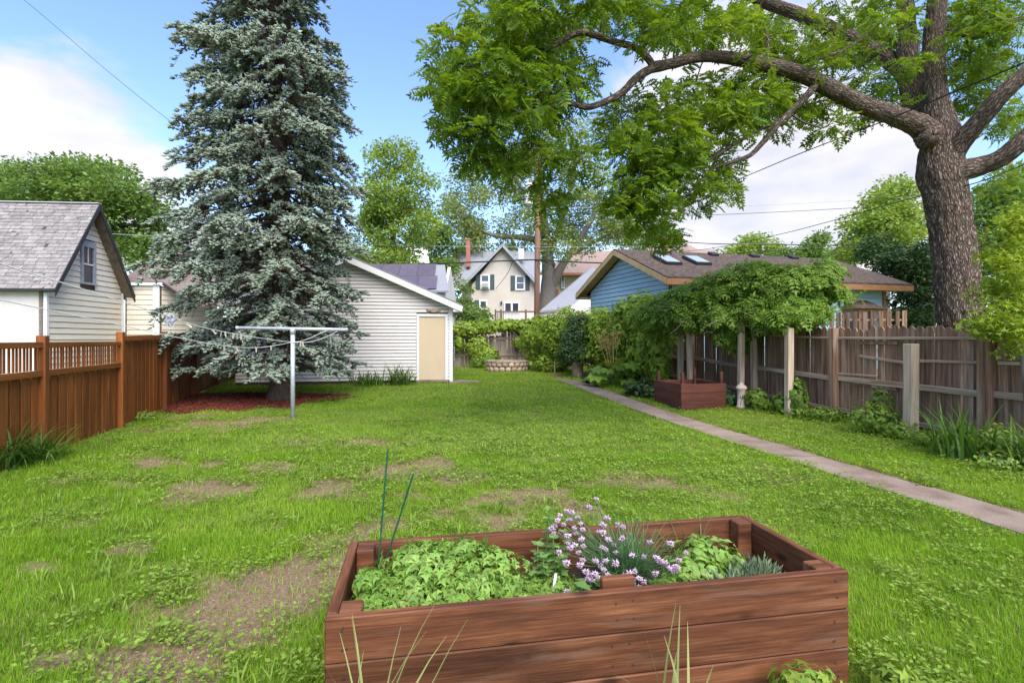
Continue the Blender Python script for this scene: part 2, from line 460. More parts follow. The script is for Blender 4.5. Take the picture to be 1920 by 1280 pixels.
class MB:
    def __init__(s): s.v = []; s.f = []; s.uv = []

    def add(s, vs, fs, uv=None):
        b = len(s.v)
        s.v += [tuple(v) for v in vs]
        s.f += [tuple(i + b for i in f) for f in fs]
        s.uv += uv if uv else [(0, 0)] * len(vs)

    def box(s, c, size, m=None):
        hx, hy, hz = size[0] / 2, size[1] / 2, size[2] / 2
        vs = [Vector((x, y, z)) for x in (-hx, hx) for y in (-hy, hy) for z in (-hz, hz)]
        vs = [(m @ v if m else v) + Vector(c) for v in vs]
        s.add(vs, [(0, 1, 3, 2), (4, 6, 7, 5), (0, 4, 5, 1), (2, 3, 7, 6), (0, 2, 6, 4), (1, 5, 7, 3)])

    def prism(s, poly, off):
        """a flat polygon (list of Vectors) given the thickness off (Vector)"""
        n = len(poly); off = Vector(off)
        vs = [Vector(p) for p in poly] + [Vector(p) + off for p in poly]
        fs = [tuple(range(n)), tuple(reversed(range(n, 2 * n)))] + [(i, i + n, (i + 1) % n + n, (i + 1) % n) for i in range(n)]
        s.add(vs, fs)

    def tube(s, pts, radii, k=6, cap=True, jig=None):
        pts = [Vector(p) for p in pts]
        n = len(pts)
        vs, uv, fs = [], [], []
        up = Vector((0, 0, 1))
        t0 = (pts[1] - pts[0]).normalized()
        if abs(t0.z) > .9: up = Vector((1, 0, 0))
        side = t0.cross(up).normalized()
        L = 0.0
        r0 = max(radii)
        for i, p in enumerate(pts):
            t = (pts[min(i + 1, n - 1)] - pts[max(i - 1, 0)])
            t = t.normalized() if t.length > 1e-9 else t0
            side = (side - t * side.dot(t)).normalized()
            b = t.cross(side)
            if i: L += (p - pts[i - 1]).length
            for j in range(k + 1):
                a = 2 * math.pi * (j % k) / k
                r = radii[i]
                if jig: r = r * (1 + jig(a, L, i))
                vs.append(p + side * (math.cos(a) * r) + b * (math.sin(a) * r))
                uv.append((j / k * 2 * math.pi * r0, L))
        w = k + 1
        for i in range(n - 1):
            for j in range(k):
                fs.append((i * w + j, i * w + j + 1, (i + 1) * w + j + 1, (i + 1) * w + j))
        if cap:
            fs.append(tuple((n - 1) * w + j for j in range(k)))
            fs.append(tuple(reversed(range(k))))
        s.add(vs, fs, uv)

    def lathe(s, prof, k=20, c=(0, 0, 0)):
        vs, fs = [], []
        for r, z in prof:
            for j in range(k):
                a = 2 * math.pi * j / k
                vs.append((c[0] + r * math.cos(a), c[1] + r * math.sin(a), c[2] + z))
        for i in range(len(prof) - 1):
            for j in range(k):
                fs.append((i * k + j, i * k + (j + 1) % k, (i + 1) * k + (j + 1) % k, (i + 1) * k + j))
        fs.append(tuple(range(k - 1, -1, -1)))
        fs.append(tuple((len(prof) - 1) * k + j for j in range(k)))
        s.add(vs, fs)

    def mesh(s, name, mat=None, smooth=False):
        me = bpy.data.meshes.new(name)
        me.from_pydata(s.v, [], s.f)
        if any(u != (0, 0) for u in s.uv):
            ul = me.uv_layers.new(name='UVMap')
            li = np.zeros(len(me.loops), dtype=np.int32)
            me.loops.foreach_get('vertex_index', li)
            ul.data.foreach_set('uv', np.array(s.uv, dtype=np.float32)[li].ravel())
        if smooth: me.shade_smooth()
        if mat: me.materials.append(MATS[mat])
        return me


def np_mesh(name, V, faces, mat, smooth=False):
    """V (n,3), faces (m,k) all of one size"""
    me = bpy.data.meshes.new(name)
    V = np.asarray(V, dtype=np.float32); faces = np.asarray(faces, dtype=np.int32)
    m, k = faces.shape
    me.vertices.add(len(V)); me.vertices.foreach_set('co', V.ravel())
    me.loops.add(m * k); me.loops.foreach_set('vertex_index', faces.ravel())
    me.polygons.add(m)
    me.polygons.foreach_set('loop_start', np.arange(0, m * k, k, dtype=np.int32))
    me.update(calc_edges=True)
    if smooth: me.shade_smooth()
    me.materials.append(MATS[mat])
    return me


def norm(a):
    return a / np.maximum(np.linalg.norm(a, axis=-1, keepdims=True), 1e-9)


def frames(fwd, up):
    x = norm(fwd)
    y = norm(np.cross(up, x))
    z = np.cross(x, y)
    return np.stack([x, y, z], axis=2)


def scatter(name, tmpl, pos, fwd, up, size, mat):
    """copies of a template (verts, faces) at pos, x axis along fwd"""
    tv, tf = tmpl
    tv = np.asarray(tv, dtype=float); tf = np.asarray(tf)
    n = len(pos)
    R = frames(fwd, up)
    V = np.einsum('nij,kj->nki', R, tv) * np.asarray(size).reshape(-1, 1, 1) + pos[:, None, :]
    FA = tf[None] + (np.arange(n) * len(tv))[:, None, None]
    return np_mesh(name, V.reshape(-1, 3), FA.reshape(-1, tf.shape[1]), mat)


def join_np(name, parts, mat):
    """parts: list of (V, F) of quads/tris with the same face size"""
    vs, fs, b = [], [], 0
    for V, Fa in parts:
        vs.append(V); fs.append(Fa + b); b += len(V)
    return np_mesh(name, np.concatenate(vs), np.concatenate(fs), mat)


# leaf templates: length 1 along x, face up z
def t_simple(w=.5, fold=.10, droop=.12):
    return ([(0, 0, 0), (.45, w / 2, fold), (1, 0, -droop), (.45, -w / 2, fold), (.45, 0, 0)], [(0, 4, 1), (4, 2, 1), (0, 3, 4), (4, 3, 2)])


def t_quad(w=.6):
    return ([(0, 0, 0), (.5, -w / 2, .05), (1, 0, -.05), (.5, w / 2, .05)], [(0, 1, 2), (0, 2, 3)])


def t_lobed(lobes=5, depth=.45):
    vs, fs = [(.28, 0, 0)], []
    n = lobes * 2 + 1
    for i in range(n):
        a = math.pi - (i / (n - 1)) * 2 * math.pi
        a *= .86
        r = .72 if i % 2 == 1 else .72 * (1 - depth)
        if i in (0, n - 1): r = .22
        vs.append((.28 + r * math.cos(a), r * .95 * math.sin(a), -.10 * r if i % 2 else .05))
    for i in range(1, n): fs.append((0, i + 1, i))
    return vs, fs


def t_pinnate(pairs=6, ll=.30, w=.09, droop=.25):
    vs, fs = [], []
    for i in range(pairs):
        t = .16 + .76 * i / (pairs - 1)
        z = -droop * t * t
        s = ll * (.75 + .5 * math.sin(math.pi * (.2 + .6 * t)))* (.9 if i < pairs - 1 else .8)
        for sg in (-1, 1):
            b = len(vs)
            tip = (t + .34 * s, sg * s, z - .22 * s)
            mid = (t + .10 * s, sg * s * .5, z - .02)
            vs += [(t, 0, z), (mid[0] - w, mid[1], mid[2]), tip, (mid[0] + w, mid[1], mid[2])]
            fs += [(b, b + 1, b + 2), (b, b + 2, b + 3)] if sg < 0 else [(b, b + 2, b + 1), (b, b + 3, b + 2)]
    b = len(vs)
    vs += [(.92, 0, -droop * .85), (1.02, -w, -droop), (1.0 + ll, 0, -droop * 1.35), (1.02, w, -droop)]
    fs += [(b, b + 1, b + 2), (b, b + 2, b + 3)]
    b = len(vs)
    vs += [(0, .008, 0), (0, -.008, 0), (.95, -.004, -droop * .9), (.95, .004, -droop * .9)]
    fs += [(b, b + 1, b + 2), (b, b + 2, b + 3)]
    return vs, fs


def t_spindle(w=.32):
    vs = [(0, 0, 0), (1, 0, 0)]
    for k in range(3):
        a = 2 * math.pi * k / 3 + .5
        vs.append((.45, w / 2 * math.cos(a), w / 2 * math.sin(a)))
    fs = []
    for k in range(3):
        a, b = 2 + k, 2 + (k + 1) % 3
        fs += [(0, b, a), (1, a, b)]
    return vs, fs


def t_shoot(w=.4):
    h = w / 2
    return [(0, 0, 0), (.45, h, .03), (1, 0, 0), (.45, -h, .03), (.45, 0, h), (.45, 0, -h * .8)], [(0, 3, 2), (0, 2, 1), (0, 5, 2), (0, 2, 4)]


def t_frill():
    vs, fs = [], []
    for (ox, oy, an, s) in ((.0, 0, 0, .0), (.45, .0, 0, .55), (.22, .05, 1.1, .46), (.22, -.05, -1.1, .46)):
        if s == 0: continue
        v, f = t_lobed(3, .5)
        b = len(vs)
        for x, y, z in v: vs.append((ox + s * (x * math.cos(an) - y * math.sin(an)), oy + s * (x * math.sin(an) + y * math.cos(an)), z * s * 2.2 - .12 * (ox + s * x) ** 2))
        fs += [tuple(i + b for i in q) for q in f]
    return vs, fs


def rdir(n):
    return norm(rng.normal(size=(n, 3)))


def catmull(pts, per=6):
    """smooth path through rows (x,y,z,r...)"""
    A = np.array(pts, dtype=float)
    A = np.vstack([2 * A[0] - A[1], A, 2 * A[-1] - A[-2]])
    out = []
    for i in range(1, len(A) - 2):
        for k in range(per):
            t = k / per
            p0, p1, p2, p3 = A[i - 1], A[i], A[i + 1], A[i + 2]
            out.append(.5 * (2 * p1 + (p2 - p0) * t + (2 * p0 - 5 * p1 + 4 * p2 - p3) * t * t + (3 * p1 - p0 - 3 * p2 + p3) * t ** 3))
    out.append(A[-2])
    return np.array(out)


def straps(n, base, spread, length, width, lean=(.2, .9), seg=5, stiff=1.0, dirs=None):
    """arching strap leaves: returns quads (V, F)"""
    Vs, Fs = [], []
    for i in range(n):
        a = rng.uniform(0, 2 * math.pi) if dirs is None else dirs[i % len(dirs)] + rng.normal() * .25
        h = np.array([math.cos(a), math.sin(a), 0.0])
        s = np.array([-h[1], h[0], 0.0])
        p = np.array(base, dtype=float) + np.array([rng.normal() * spread, rng.normal() * spread, 0])
        Ln = length * rng.uniform(.6, 1.1); wd = width * rng.uniform(.7, 1.2)
        ang = rng.uniform(*lean) * .5
        bend = rng.uniform(*lean) * 1.5 / seg / stiff
        st = Ln / seg
        b = sum(len(v) for v in Vs)
        vv = []
        for k in range(seg + 1):
            w = wd * (1 - (k / seg) ** 2.2) * .5 + .0006
            vv += [p - s * w, p + s * w]
            d = h * math.sin(ang) + np.array([0, 0, 1.0]) * math.cos(ang)
            p = p + d * st
            ang += bend * (1 + .5 * k / seg)
        Vs.append(np.array(vv))
        Fs.append(np.array([(b + 2 * k, b + 2 * k + 1, b + 2 * k + 3, b + 2 * k + 2) for k in range(seg)]))
    return np.concatenate(Vs), np.concatenate(Fs)


def blob_leaves(name, blobs, tmpl, n, size, mat, flat=.5, shell=.45, up_bias=.6, jitter=.55):
    """leaves in and on ellipsoids (centre, radii, weight); mostly near the skin and turned outwards"""
    w = np.array([b[2] if len(b) > 2 else b[1][0] * b[1][1] + b[1][0] * b[1][2] for b in blobs], dtype=float)
    idx = rng.choice(len(blobs), size=n, p=w / w.sum())
    C = np.array([b[0] for b in blobs], dtype=float)[idx]
    Rr = np.array([b[1] for b in blobs], dtype=float)[idx]
    u = rdir(n)
    rr = 1 - shell * rng.random(n) ** 1.6
    lump = 1 + .16 * np.sin(u[:, 0] * 7 + idx) * np.sin(u[:, 2] * 6 + idx * 2.1) + .10 * np.sin(u[:, 1] * 13 + idx)
    pos = C + u * Rr * (rr * lump)[:, None]
    nrm = norm(u / Rr + np.array([0, 0, up_bias]) + rng.normal(size=(n, 3)) * jitter)
    t = rdir(n)
    fwd = norm(t - nrm * np.sum(t * nrm, axis=1, keepdims=True) + np.array([0, 0, -.35 * flat]))
    return scatter(name, tmpl, pos, fwd, nrm, size * rng.uniform(.65, 1.25, n), mat)


def grow(name_c, clusters, seeds, seed_r, mat_twig, parent, name='branches', rmin=.006, k=4, taper=.72, sag=.0):
    """join cluster centres to the nearest already joined point, like twigs off limbs"""
    pts = [np.array(s, dtype=float) for s in seeds]
    rs = list(seed_r)
    C = np.array(clusters, dtype=float)
    A = np.array(pts)
    best = np.full(len(C), 1e9); src = np.zeros(len(C), dtype=int)
    for i0 in range(0, len(A), 200):
        D = np.linalg.norm(C[:, None] - A[None, i0:i0 + 200], axis=2)
        j = D.argmin(axis=1); v = D[np.arange(len(C)), j]
        m = v < best
        best[m] = v[m]; src[m] = j[m] + i0
    left = np.ones(len(C), dtype=bool)
    mb = MB()
    allp = list(A); allr = rs
    for _ in range(len(C)):
        cand = np.where(left, best, 1e9); i = int(cand.argmin())
        left[i] = False
        a = allp[src[i]]; b = C[i]
        ra = max(rmin, min(allr[src[i]] * taper, .02 * best[i] + rmin * 1.5)); rb = max(rmin * .6, ra * .6)
        mid = (a + b) / 2 + rng.normal(size=3) * .08 * best[i] + np.array([0, 0, sag * best[i]])
        mb.tube([a, mid, b], [ra, (ra + rb) / 2, rb], k, cap=False)
        allp.append(b); allr.append(rb)
        d = np.linalg.norm(C - b, axis=1) * 1.08
        m = left & (d < best)
        best[m] = d[m]; src[m] = len(allp) - 1
    return tag(W(name, mb.mesh(name, mat_twig), None, parent), kind='stuff')


def leaf_clusters(name, C, per, radius, tmpl, size, mat, droop=.5, parent=None, flat=.35):
    C = np.array(C, dtype=float); n = len(C) * per
    c = np.repeat(C, per, axis=0)
    u = rdir(n); u[:, 2] *= .75
    off = u * radius * (rng.random(n) ** .55)[:, None]
    pos = c + off
    fwd = norm(norm(off) * np.array([1, 1, .4]) + rng.normal(size=(n, 3)) * .35 + np.array([0, 0, -droop]))
    upv = norm(np.array([0, 0, 1.0]) + rng.normal(size=(n, 3)) * flat)
    return tag(W(name, scatter(name, tmpl, pos, fwd, upv, size * rng.uniform(.6, 1.2, n), mat), None, parent), kind='stuff')
# ================================================================== THE SETTING
# bare earth shows where the photograph shows it (ellipses in photo pixels, laid on the ground once and for all)
BARE = [(640, 925, 60, 24, 1), (700, 900, 40, 10, .7), (570, 1000, 80, 36, .55), (480, 1100, 105, 42, 1), (400, 1185, 100, 48, 1), (310, 1245, 105, 45, 1),
        (560, 1080, 60, 36, .45), (190, 905, 60, 9, .8), (335, 872, 65, 11, .9), (500, 877, 38, 8, .9), (130, 985, 75, 12, .8), (90, 1235, 60, 22, .6),
        (330, 806, 70, 7, .5), (440, 790, 90, 8, .9), (950, 948, 90, 22, .8), (1010, 925, 60, 14, .6), (870, 895, 70, 14, .5), (760, 832, 50, 6, .6),
        (640, 1035, 40, 30, .5), (1080, 955, 50, 12, .5), (700, 1000, 60, 22, .6), (860, 1000, 70, 18, .5), (40, 900, 40, 8, .4), (240, 1030, 50, 14, .5), (780, 880, 60, 12, .7), (900, 960, 160, 30, .6), (1040, 985, 80, 18, .5), (820, 930, 90, 20, .6), (660, 870, 70, 9, .6), (400, 915, 70, 10, .55), (60, 1060, 60, 14, .5), (520, 1010, 90, 22, .5), (1150, 905, 90, 12, .4)]


def vnoise(x, y, f, seed):
    """smooth value noise, vectorised"""
    x = np.asarray(x) * f + seed * 17.3; y = np.asarray(y) * f + seed * 9.1
    xi, yi = np.floor(x), np.floor(y); fx, fy = x - xi, y - yi
    fx, fy = fx * fx * (3 - 2 * fx), fy * fy * (3 - 2 * fy)

    def h(a, b):
        v = np.sin(a * 127.1 + b * 311.7 + seed * 74.7) * 43758.5453
        return v - np.floor(v)
    return (h(xi, yi) * (1 - fx) + h(xi + 1, yi) * fx) * (1 - fy) + (h(xi, yi + 1) * (1 - fx) + h(xi + 1, yi + 1) * fx) * fy


def to_px(x, y):
    d = np.maximum(y, .3)
    return 960 + F * x / d, HZ + F * (CAMH - gz(y)) / d


def path_x(y):          # left edge of the concrete path
    return 1.74 + (15.6 - y) * .200


def fence_x(y):         # right fence
    return 7.87 - .15 * y


def bare(x, y):
    px, py = to_px(x, y)
    b = np.zeros_like(np.asarray(x, dtype=float))
    for cx, cy, rx, ry, s in BARE:
        q = ((px - cx) / rx) ** 2 + ((py - cy) / ry) ** 2
        b = np.maximum(b, s * np.exp(-q * .45))
    b = b * (y > 1.2)
    nz = .55 * vnoise(x, y, 2.3, 1) + .3 * vnoise(x, y, 6.0, 2) + .15 * vnoise(x, y, 15, 3)
    b = b * .70 + (nz - .5) * 2.1 * (.22 + b) + .08 * (vnoise(x, y, 30, 4) - .5)
    worn = sstep(.62, .9, vnoise(x, y, 1.1, 5)) * .35 * (y < 9)
    b = b + worn
    dp = np.minimum(np.abs(x - path_x(y)), np.abs(x - path_x(y) - .58))
    b = np.maximum(b, (1 - dp / .13) * (x > path_x(y) + .4) + (nz - .5) * .8)
    return np.clip(b, 0, 1)


def axis(lo, hi, step, far):
    core = list(np.arange(lo, hi + 1e-6, step))
    out, s, v = [], step, hi
    while v < far:
        s *= 1.35; v += s; out.append(v)
    left, s, v = [], step, lo
    while v > -far:
        s *= 1.35; v -= s; left.append(v)
    return np.array(left[::-1] + core + out)


gx = axis(-10, 9, .125, 420); gy = axis(.4, 26, .125, 600)
XX, YY = np.meshgrid(gx, gy)
inside = (np.abs(XX) < 12) & (YY > 0) & (YY < 27)
ZZ = gz(YY) + np.where(inside, .035 * (vnoise(XX, YY, 1.3, 8) - .5) + .018 * (vnoise(XX, YY, 5.5, 9) - .5), 0)
onpath = (XX > path_x(YY) - .08) & (XX < path_x(YY) + .66) & (YY < 18.5)
ZZ = np.where(onpath, gz(YY) - .03, ZZ)
nx, ny = len(gx), len(gy)
ii = (np.arange(ny - 1)[:, None] * nx + np.arange(nx - 1)[None]).ravel()
gme = np_mesh('ground', np.stack([XX.ravel(), YY.ravel(), ZZ.ravel()], 1), np.stack([ii, ii + 1, ii + nx + 1, ii + nx], 1), 'ash', True)
at = gme.attributes.new('bare', 'FLOAT', 'POINT')
at.data.foreach_set('value', np.where(inside, bare(XX, YY), .05).astype(np.float32).ravel())


def ground_material():
    m = bpy.data.materials.new('yard_soil'); m.use_nodes = True
    N, L = m.node_tree.nodes, m.node_tree.links
    bs = N['Principled BSDF']; bs.inputs['Roughness'].default_value = .95; bs.inputs['Specular IOR Level'].default_value = .1
    tc = N.new('ShaderNodeTexCoord')

    def noise(s, d=7):
        n = N.new('ShaderNodeTexNoise'); n.inputs['Scale'].default_value = s; n.inputs['Detail'].default_value = d; n.inputs['Roughness'].default_value = .65
        L.new(tc.outputs['Object'], n.inputs['Vector']); return n.outputs['Fac']

    def ramp(src, cols, a=.3, b=.7):
        r = N.new('ShaderNodeValToRGB'); e = r.color_ramp.elements
        while len(e) < len(cols): e.new(.5)
        for k, c in enumerate(cols): e[k].position = a + (b - a) * k / (len(cols) - 1); e[k].color = (*c, 1)
        L.new(src, r.inputs[0]); return r.outputs[0]
    soil = ramp(noise(55, 9), [(.115, .066, .036), (.215, .14, .088), (.32, .235, .165)], .25, .75)
    thatch = ramp(noise(16, 8), [(.075, .10, .020), (.15, .18, .038), (.23, .21, .08)], .3, .75)
    at = N.new('ShaderNodeAttribute'); at.attribute_name = 'bare'
    mr = N.new('ShaderNodeMapRange'); mr.inputs['From Min'].default_value = .22; mr.inputs['From Max'].default_value = .5
    L.new(at.outputs['Fac'], mr.inputs['Value'])
    mx = N.new('ShaderNodeMixRGB'); L.new(mr.outputs[0], mx.inputs[0]); L.new(thatch, mx.inputs[1]); L.new(soil, mx.inputs[2])
    L.new(mx.outputs[0], bs.inputs['Base Color'])
    bp = N.new('ShaderNodeBump'); bp.inputs['Strength'].default_value = .8; bp.inputs['Distance'].default_value = .02
    L.new(noise(70, 8), bp.inputs['Height']); L.new(bp.outputs[0], bs.inputs['Normal'])
    return m


gme.materials.clear(); gme.materials.append(ground_material())
ground = tag(W('ground', gme, None), kind='structure')

# concrete path: slabs laid end to end, sunk a little in the lawn
gp = bpy.data.objects.new('garden_path', None); link(gp); tag(gp, kind='structure'); PM[gp.name] = Matrix.Identity(4)
ys = np.arange(1.0, 18.3, 1.45)
for k in range(len(ys) - 1):
    y0, y1 = ys[k] + .010, ys[k + 1] - .010
    mb = MB()
    n = 4
    tilt = random.uniform(-.006, .006)
    rows = []
    for q in range(n + 1):
        y = y0 + (y1 - y0) * q / n
        w0, w1 = path_x(y) + random.uniform(-.012, .012), path_x(y) + .58 + random.uniform(-.02, .02)
        z = float(gz(y)) + .018 + tilt
        rows.append([(w0, y, z - .004), (w0 + .03, y, z), (w1 - .03, y, z), (w1, y, z - .006)])
    vs = [v for r in rows for v in r] + [(v[0], v[1], v[2] - .1) for r in rows for v in (r[0], r[3])]
    fs = [(4 * q + c, 4 * q + c + 1, 4 * q + c + 5, 4 * q + c + 4) for q in range(n) for c in range(3)]
    b = 4 * (n + 1)
    for q in range(n):
        fs += [(4 * q, 4 * q + 4, b + 2 * q + 2, b + 2 * q), (4 * q + 3, b + 2 * q + 1, b + 2 * q + 3, 4 * q + 7)]
    fs += [(0, b, b + 1, 3, 2, 1), (4 * n, 4 * n + 1, 4 * n + 2, 4 * n + 3, b + 2 * n + 1, b + 2 * n)]
    mb.add(vs, fs)
    W('slab', mb.mesh('slab', 'concrete'), None, gp)

# small apron of concrete by the garage door
ap = MB(); ap.box((-1.55, 16.55, .205), (.95, .9, .04), Matrix.Rotation(rad(10.4), 3, 'Z'))
tag(W('doorstep_pad', ap.mesh('doorstep_pad', 'concrete'), None), kind='structure')

# ================================================================== RAISED BED IN THE FOREGROUND
FR, FL, BR, BL = Vector((1.505, 2.31, 0)), Vector((-.692, 1.908, 0)), Vector((1.364, 3.028, 0)), Vector((-.818, 2.62, 0))
ux = (FR - FL).normalized(); uy = Vector((-ux.y, ux.x, 0)); LX = 2.233; LY = .728
bed = T('raised_bed', 'large reddish brown wooden raised bed full of herbs and flowering chives', 'planter', FL, math.atan2(ux.y, ux.x))
TH = .040; BH = .173
def bedp(a, b, z): return FL + ux * a + uy * b + Vector((0, 0, z))
for r in range(3):
    z = .002 + BH * (r + .5)
    j = lambda: random.uniform(-.002, .002)
    h = BH - .0035
    beam('plank', bedp(0, TH / 2 + j(), z), bedp(LX, TH / 2 + j(), z), TH, h, 'planter_wood', bed, bev=.005)
    beam('plank', bedp(TH + .002, LY, z), bedp(LX - TH - .002, LY, z), TH, h, 'planter_wood', bed, bev=.005)
    for a in (TH / 2, LX - TH / 2):
        beam('plank', bedp(a, TH + .003, z), bedp(a, LY + TH / 2, z), TH, h, 'planter_wood', bed, bev=.005)
for a in (TH + .046, LX - TH - .046):
    for b in (TH + .047, LY - TH / 2 - .047):
        piece('corner_post', box_mesh(.085, .085, .515, 'planter_wood', .005), None, frame_m(bedp(a, b, .2615), ux), bed)
piece('brace', box_mesh(.145, .035, .54, 'planter_wood', .005), None, frame_m(bedp(1.165, TH + .02, .285), ux), bed)
piece('brace', box_mesh(.16, .035, .545, 'planter_wood', .005), None, frame_m(bedp(1.16, LY - TH / 2 - .02, .287), ux), bed)
sc = MB(); sc.lathe([(.0045, 0), (.0045, .0025), (.002, .003)], 8)
scm = sc.mesh('screw', 'dark_metal')
for a in (.07, .072, 1.13, 1.2, LX - .07, LX - .068):
    for z in (.05, .12, .22, .30, .40, .475):
        m = frame_m(bedp(a + random.uniform(-.012, .012), -.0005, z + random.uniform(-.008, .008)), ux) @ Matrix.Rotation(rad(90), 4, 'X')
        piece('screw', scm, None, m, bed)
so = MB()
n1, n2 = 44, 16
for q in range(n2 + 1):
    for p in range(n1 + 1):
        a, b = TH + (LX - 2 * TH) * p / n1, TH + (LY - 1.5 * TH) * q / n2
        so.v.append(tuple(bedp(a, b, .315 + .03 * mnoise.noise(Vector((a * 5, b * 5, 0))) + .012 * mnoise.noise(Vector((a * 22, b * 22, 3))))))
        so.uv.append((0, 0))
so.f = [(q * (n1 + 1) + p, q * (n1 + 1) + p + 1, (q + 1) * (n1 + 1) + p + 1, (q + 1) * (n1 + 1) + p) for q in range(n2) for p in range(n1)]
W('soil', so.mesh('soil', 'soil_bed', True), None, bed)

# ================================================================== LEFT FENCE (stained boards, open spindles on top)
def lf(y): return Vector((-6.44 - .30 * (y - 7.48), y, float(gz(y))))
ldir = Vector((-.30, 1, 0)).normalized()
lnrm = Vector((ldir.y, -ldir.x, 0))             # towards the lawn
fen = T('stained_fence', 'orange brown stained board fence with spindle openings beside the cream house', 'fence', lf(6.85), math.atan2(ldir.y, ldir.x))
PY = [4.59, 6.85, 9.11, 11.2, 13.3, 15.4, 17.5, 19.6]
pm('fence_stain_x', [(.145, .043, .010), (.23, .071, .015), (.31, .105, .025)], 1.0, (1, 12, 12), .6, .3, objrand=.12, bdist=.004, fine=.3)
for k, y in enumerate(PY):
    p = lf(y)
    top = 1.60 if k < 2 else 1.68
    piece('post', box_mesh(.105, .105, top, 'fence_stain', .006), None, frame_m(p + lnrm * .03 + Vector((0, 0, top / 2)), ldir), fen)
for k in range(len(PY) - 1):
    a, b = lf(PY[k]), lf(PY[k + 1])
    z = Vector((0, 0, 1))
    Ls = (b - a).length
    e = ldir * .055
    if k < 2:
        beam('rail', a + e + z * 1.475 + lnrm * .03, b - e + z * 1.475 + lnrm * .03, .06, .075, 'fence_stain_x', fen)
        beam('rail', a + e + z * 1.10 + lnrm * .03, b - e + z * 1.10 + lnrm * .03, .06, .08, 'fence_stain_x', fen)
        n = 31
        for i in range(n):
            t = (i + .5) / n
            c = a.lerp(b, t) + z * 1.29
            ww = .034
            piece('spindle', box_mesh(ww, .014, .296, 'fence_stain', .002), None, frame_m(c + lnrm * random.uniform(-.006, .006), ldir), fen)
        H = 1.06
    else:
        beam('rail', a + e + z * 1.565 + lnrm * .045, b - e + z * 1.565 + lnrm * .045, .05, .095, 'fence_stain_x', fen)
        H = 1.55
    n = 11
    for i in range(n):
        t = (i + .5) / n
        for back in (0, 1):
            if back and i == n - 1: continue
            tt = t + (.5 / n if back else 0)
            wd = Ls / n * (.80 if not back else .5)
            hh = H - random.uniform(.0, .012)
            c = a.lerp(b, tt) + z * (hh / 2 + .01) - lnrm * (.024 if back else 0)
            piece('board', box_mesh(round(wd, 2), .02, round(hh, 2), 'fence_stain', .003), None, frame_m(c + lnrm * random.uniform(-.002, .002), ldir) @ Matrix.Rotation(random.uniform(-.004, .004), 4, 'Y'), fen)

# ================================================================== WEATHERED FENCE ON THE RIGHT
def rf(y, z=0): return Vector((fence_x(y), y, float(gz(y)) + z))
rdirv = Vector((.15, -1, 0)).normalized()        # towards the camera
rn = Vector((-1, -.15, 0)).normalized()          # towards the lawn
wf = T('weathered_fence', 'tall weathered grey brown picket fence with broken rails along the path', 'fence', rf(10), math.atan2(rdirv.y, rdirv.x))
PICK = []
for v in range(6):
    w, h = .135 + .004 * v, 1.0
    prof = [(-w / 2, 0), (w / 2, 0), (w / 2, .955), (w * .38, .978), (w * .16, .995 - .006 * (v % 3)), (-w * .12, .997), (-w * .36, .982), (-w / 2, .95 + .006 * (v % 2))]
    PICK.append((w, prof))
pmesh = {}
def picket_mesh(v, hh, mat, th=.018):
    key = (v, round(hh, 2), mat)
    if key not in pmesh:
        mb = MB(); w, prof = PICK[v]
        mb.prism([Vector((x, -th / 2, (z if z == 0 else hh - (1 - z) * 1.6))) for x, z in prof], (0, th, 0))
        pmesh[key] = mb.mesh('picket', mat)
    return pmesh[key]
y = 4.9
while y < 24.3:
    hh = 1.70 + .09 * float(sstep(6.5, 10.5, y)) + random.uniform(-.02, .02) + .02 * math.sin(y * 1.7)
    if 9.28 < y < 9.62: hh -= .06
    v = random.randrange(6)
    if y > 17.5 and random.random() < .15: y += .145; continue
    piece('picket', picket_mesh(v, hh, 'weathered_wood'), None, frame_m(rf(y, .02) - rn * random.uniform(0, .012), rdirv) @ Matrix.Rotation(random.gauss(0, .010), 4, 'Y') @ Matrix.Rotation(random.gauss(0, .03), 4, 'Z'), wf)
    y += PICK[v][0] + random.uniform(.002, .011)
for y in (4.6, 7.3, 10.08, 12.85, 15.6, 18.4, 21.2):
    w = .15 if y in (7.3,) else .125
    piece('post', box_mesh(w, w, 1.76, 'weathered_wood', .008), None, frame_m(rf(y, .88) + rn * .10, rdirv), wf)
def rrail(y0, y1, z0, z1, w=.045, t=.085, off=.045, mat='weathered_rail', name='rail'):
    return beam(name, rf(y0, z0) + rn * off, rf(y1, z1) + rn * off, w, t, mat, wf)
Y = [4.6, 7.3, 10.08, 12.85, 15.6, 18.4, 21.2]
for k in range(6):
    y0, y1 = Y[k] + .07, Y[k + 1] - .07
    j = [random.uniform(-.02, .02) for _ in range(4)]
    rrail(y0, y1, 1.55 + j[0] + (.0 if k < 2 else .02), 1.58 + j[1], .04, .045, .04)
    rrail(y0, y1, .77 + j[2], .78 + j[3], .05, .095)
    rrail(y0, y1, .16 + j[3], .17 + j[0], .04, .08)
rrail(7.45, 8.35, 1.22, 1.20, .03, .045, .03)
rrail(8.62, 9.55, 1.16, 1.24, .03, .045, .03)
rrail(9.15, 10.0, .90, .88, .035, .035, .05)
rrail(8.75, 9.6, 1.49, 1.475, .02, .06, .03, 'weathered_wood', 'broken_rail')
rrail(8.75, 9.72, .70, .735, .03, .06, .05, 'weathered_wood', 'broken_rail')
rrail(6.7, 7.2, 1.23, 1.22, .03, .045, .03)

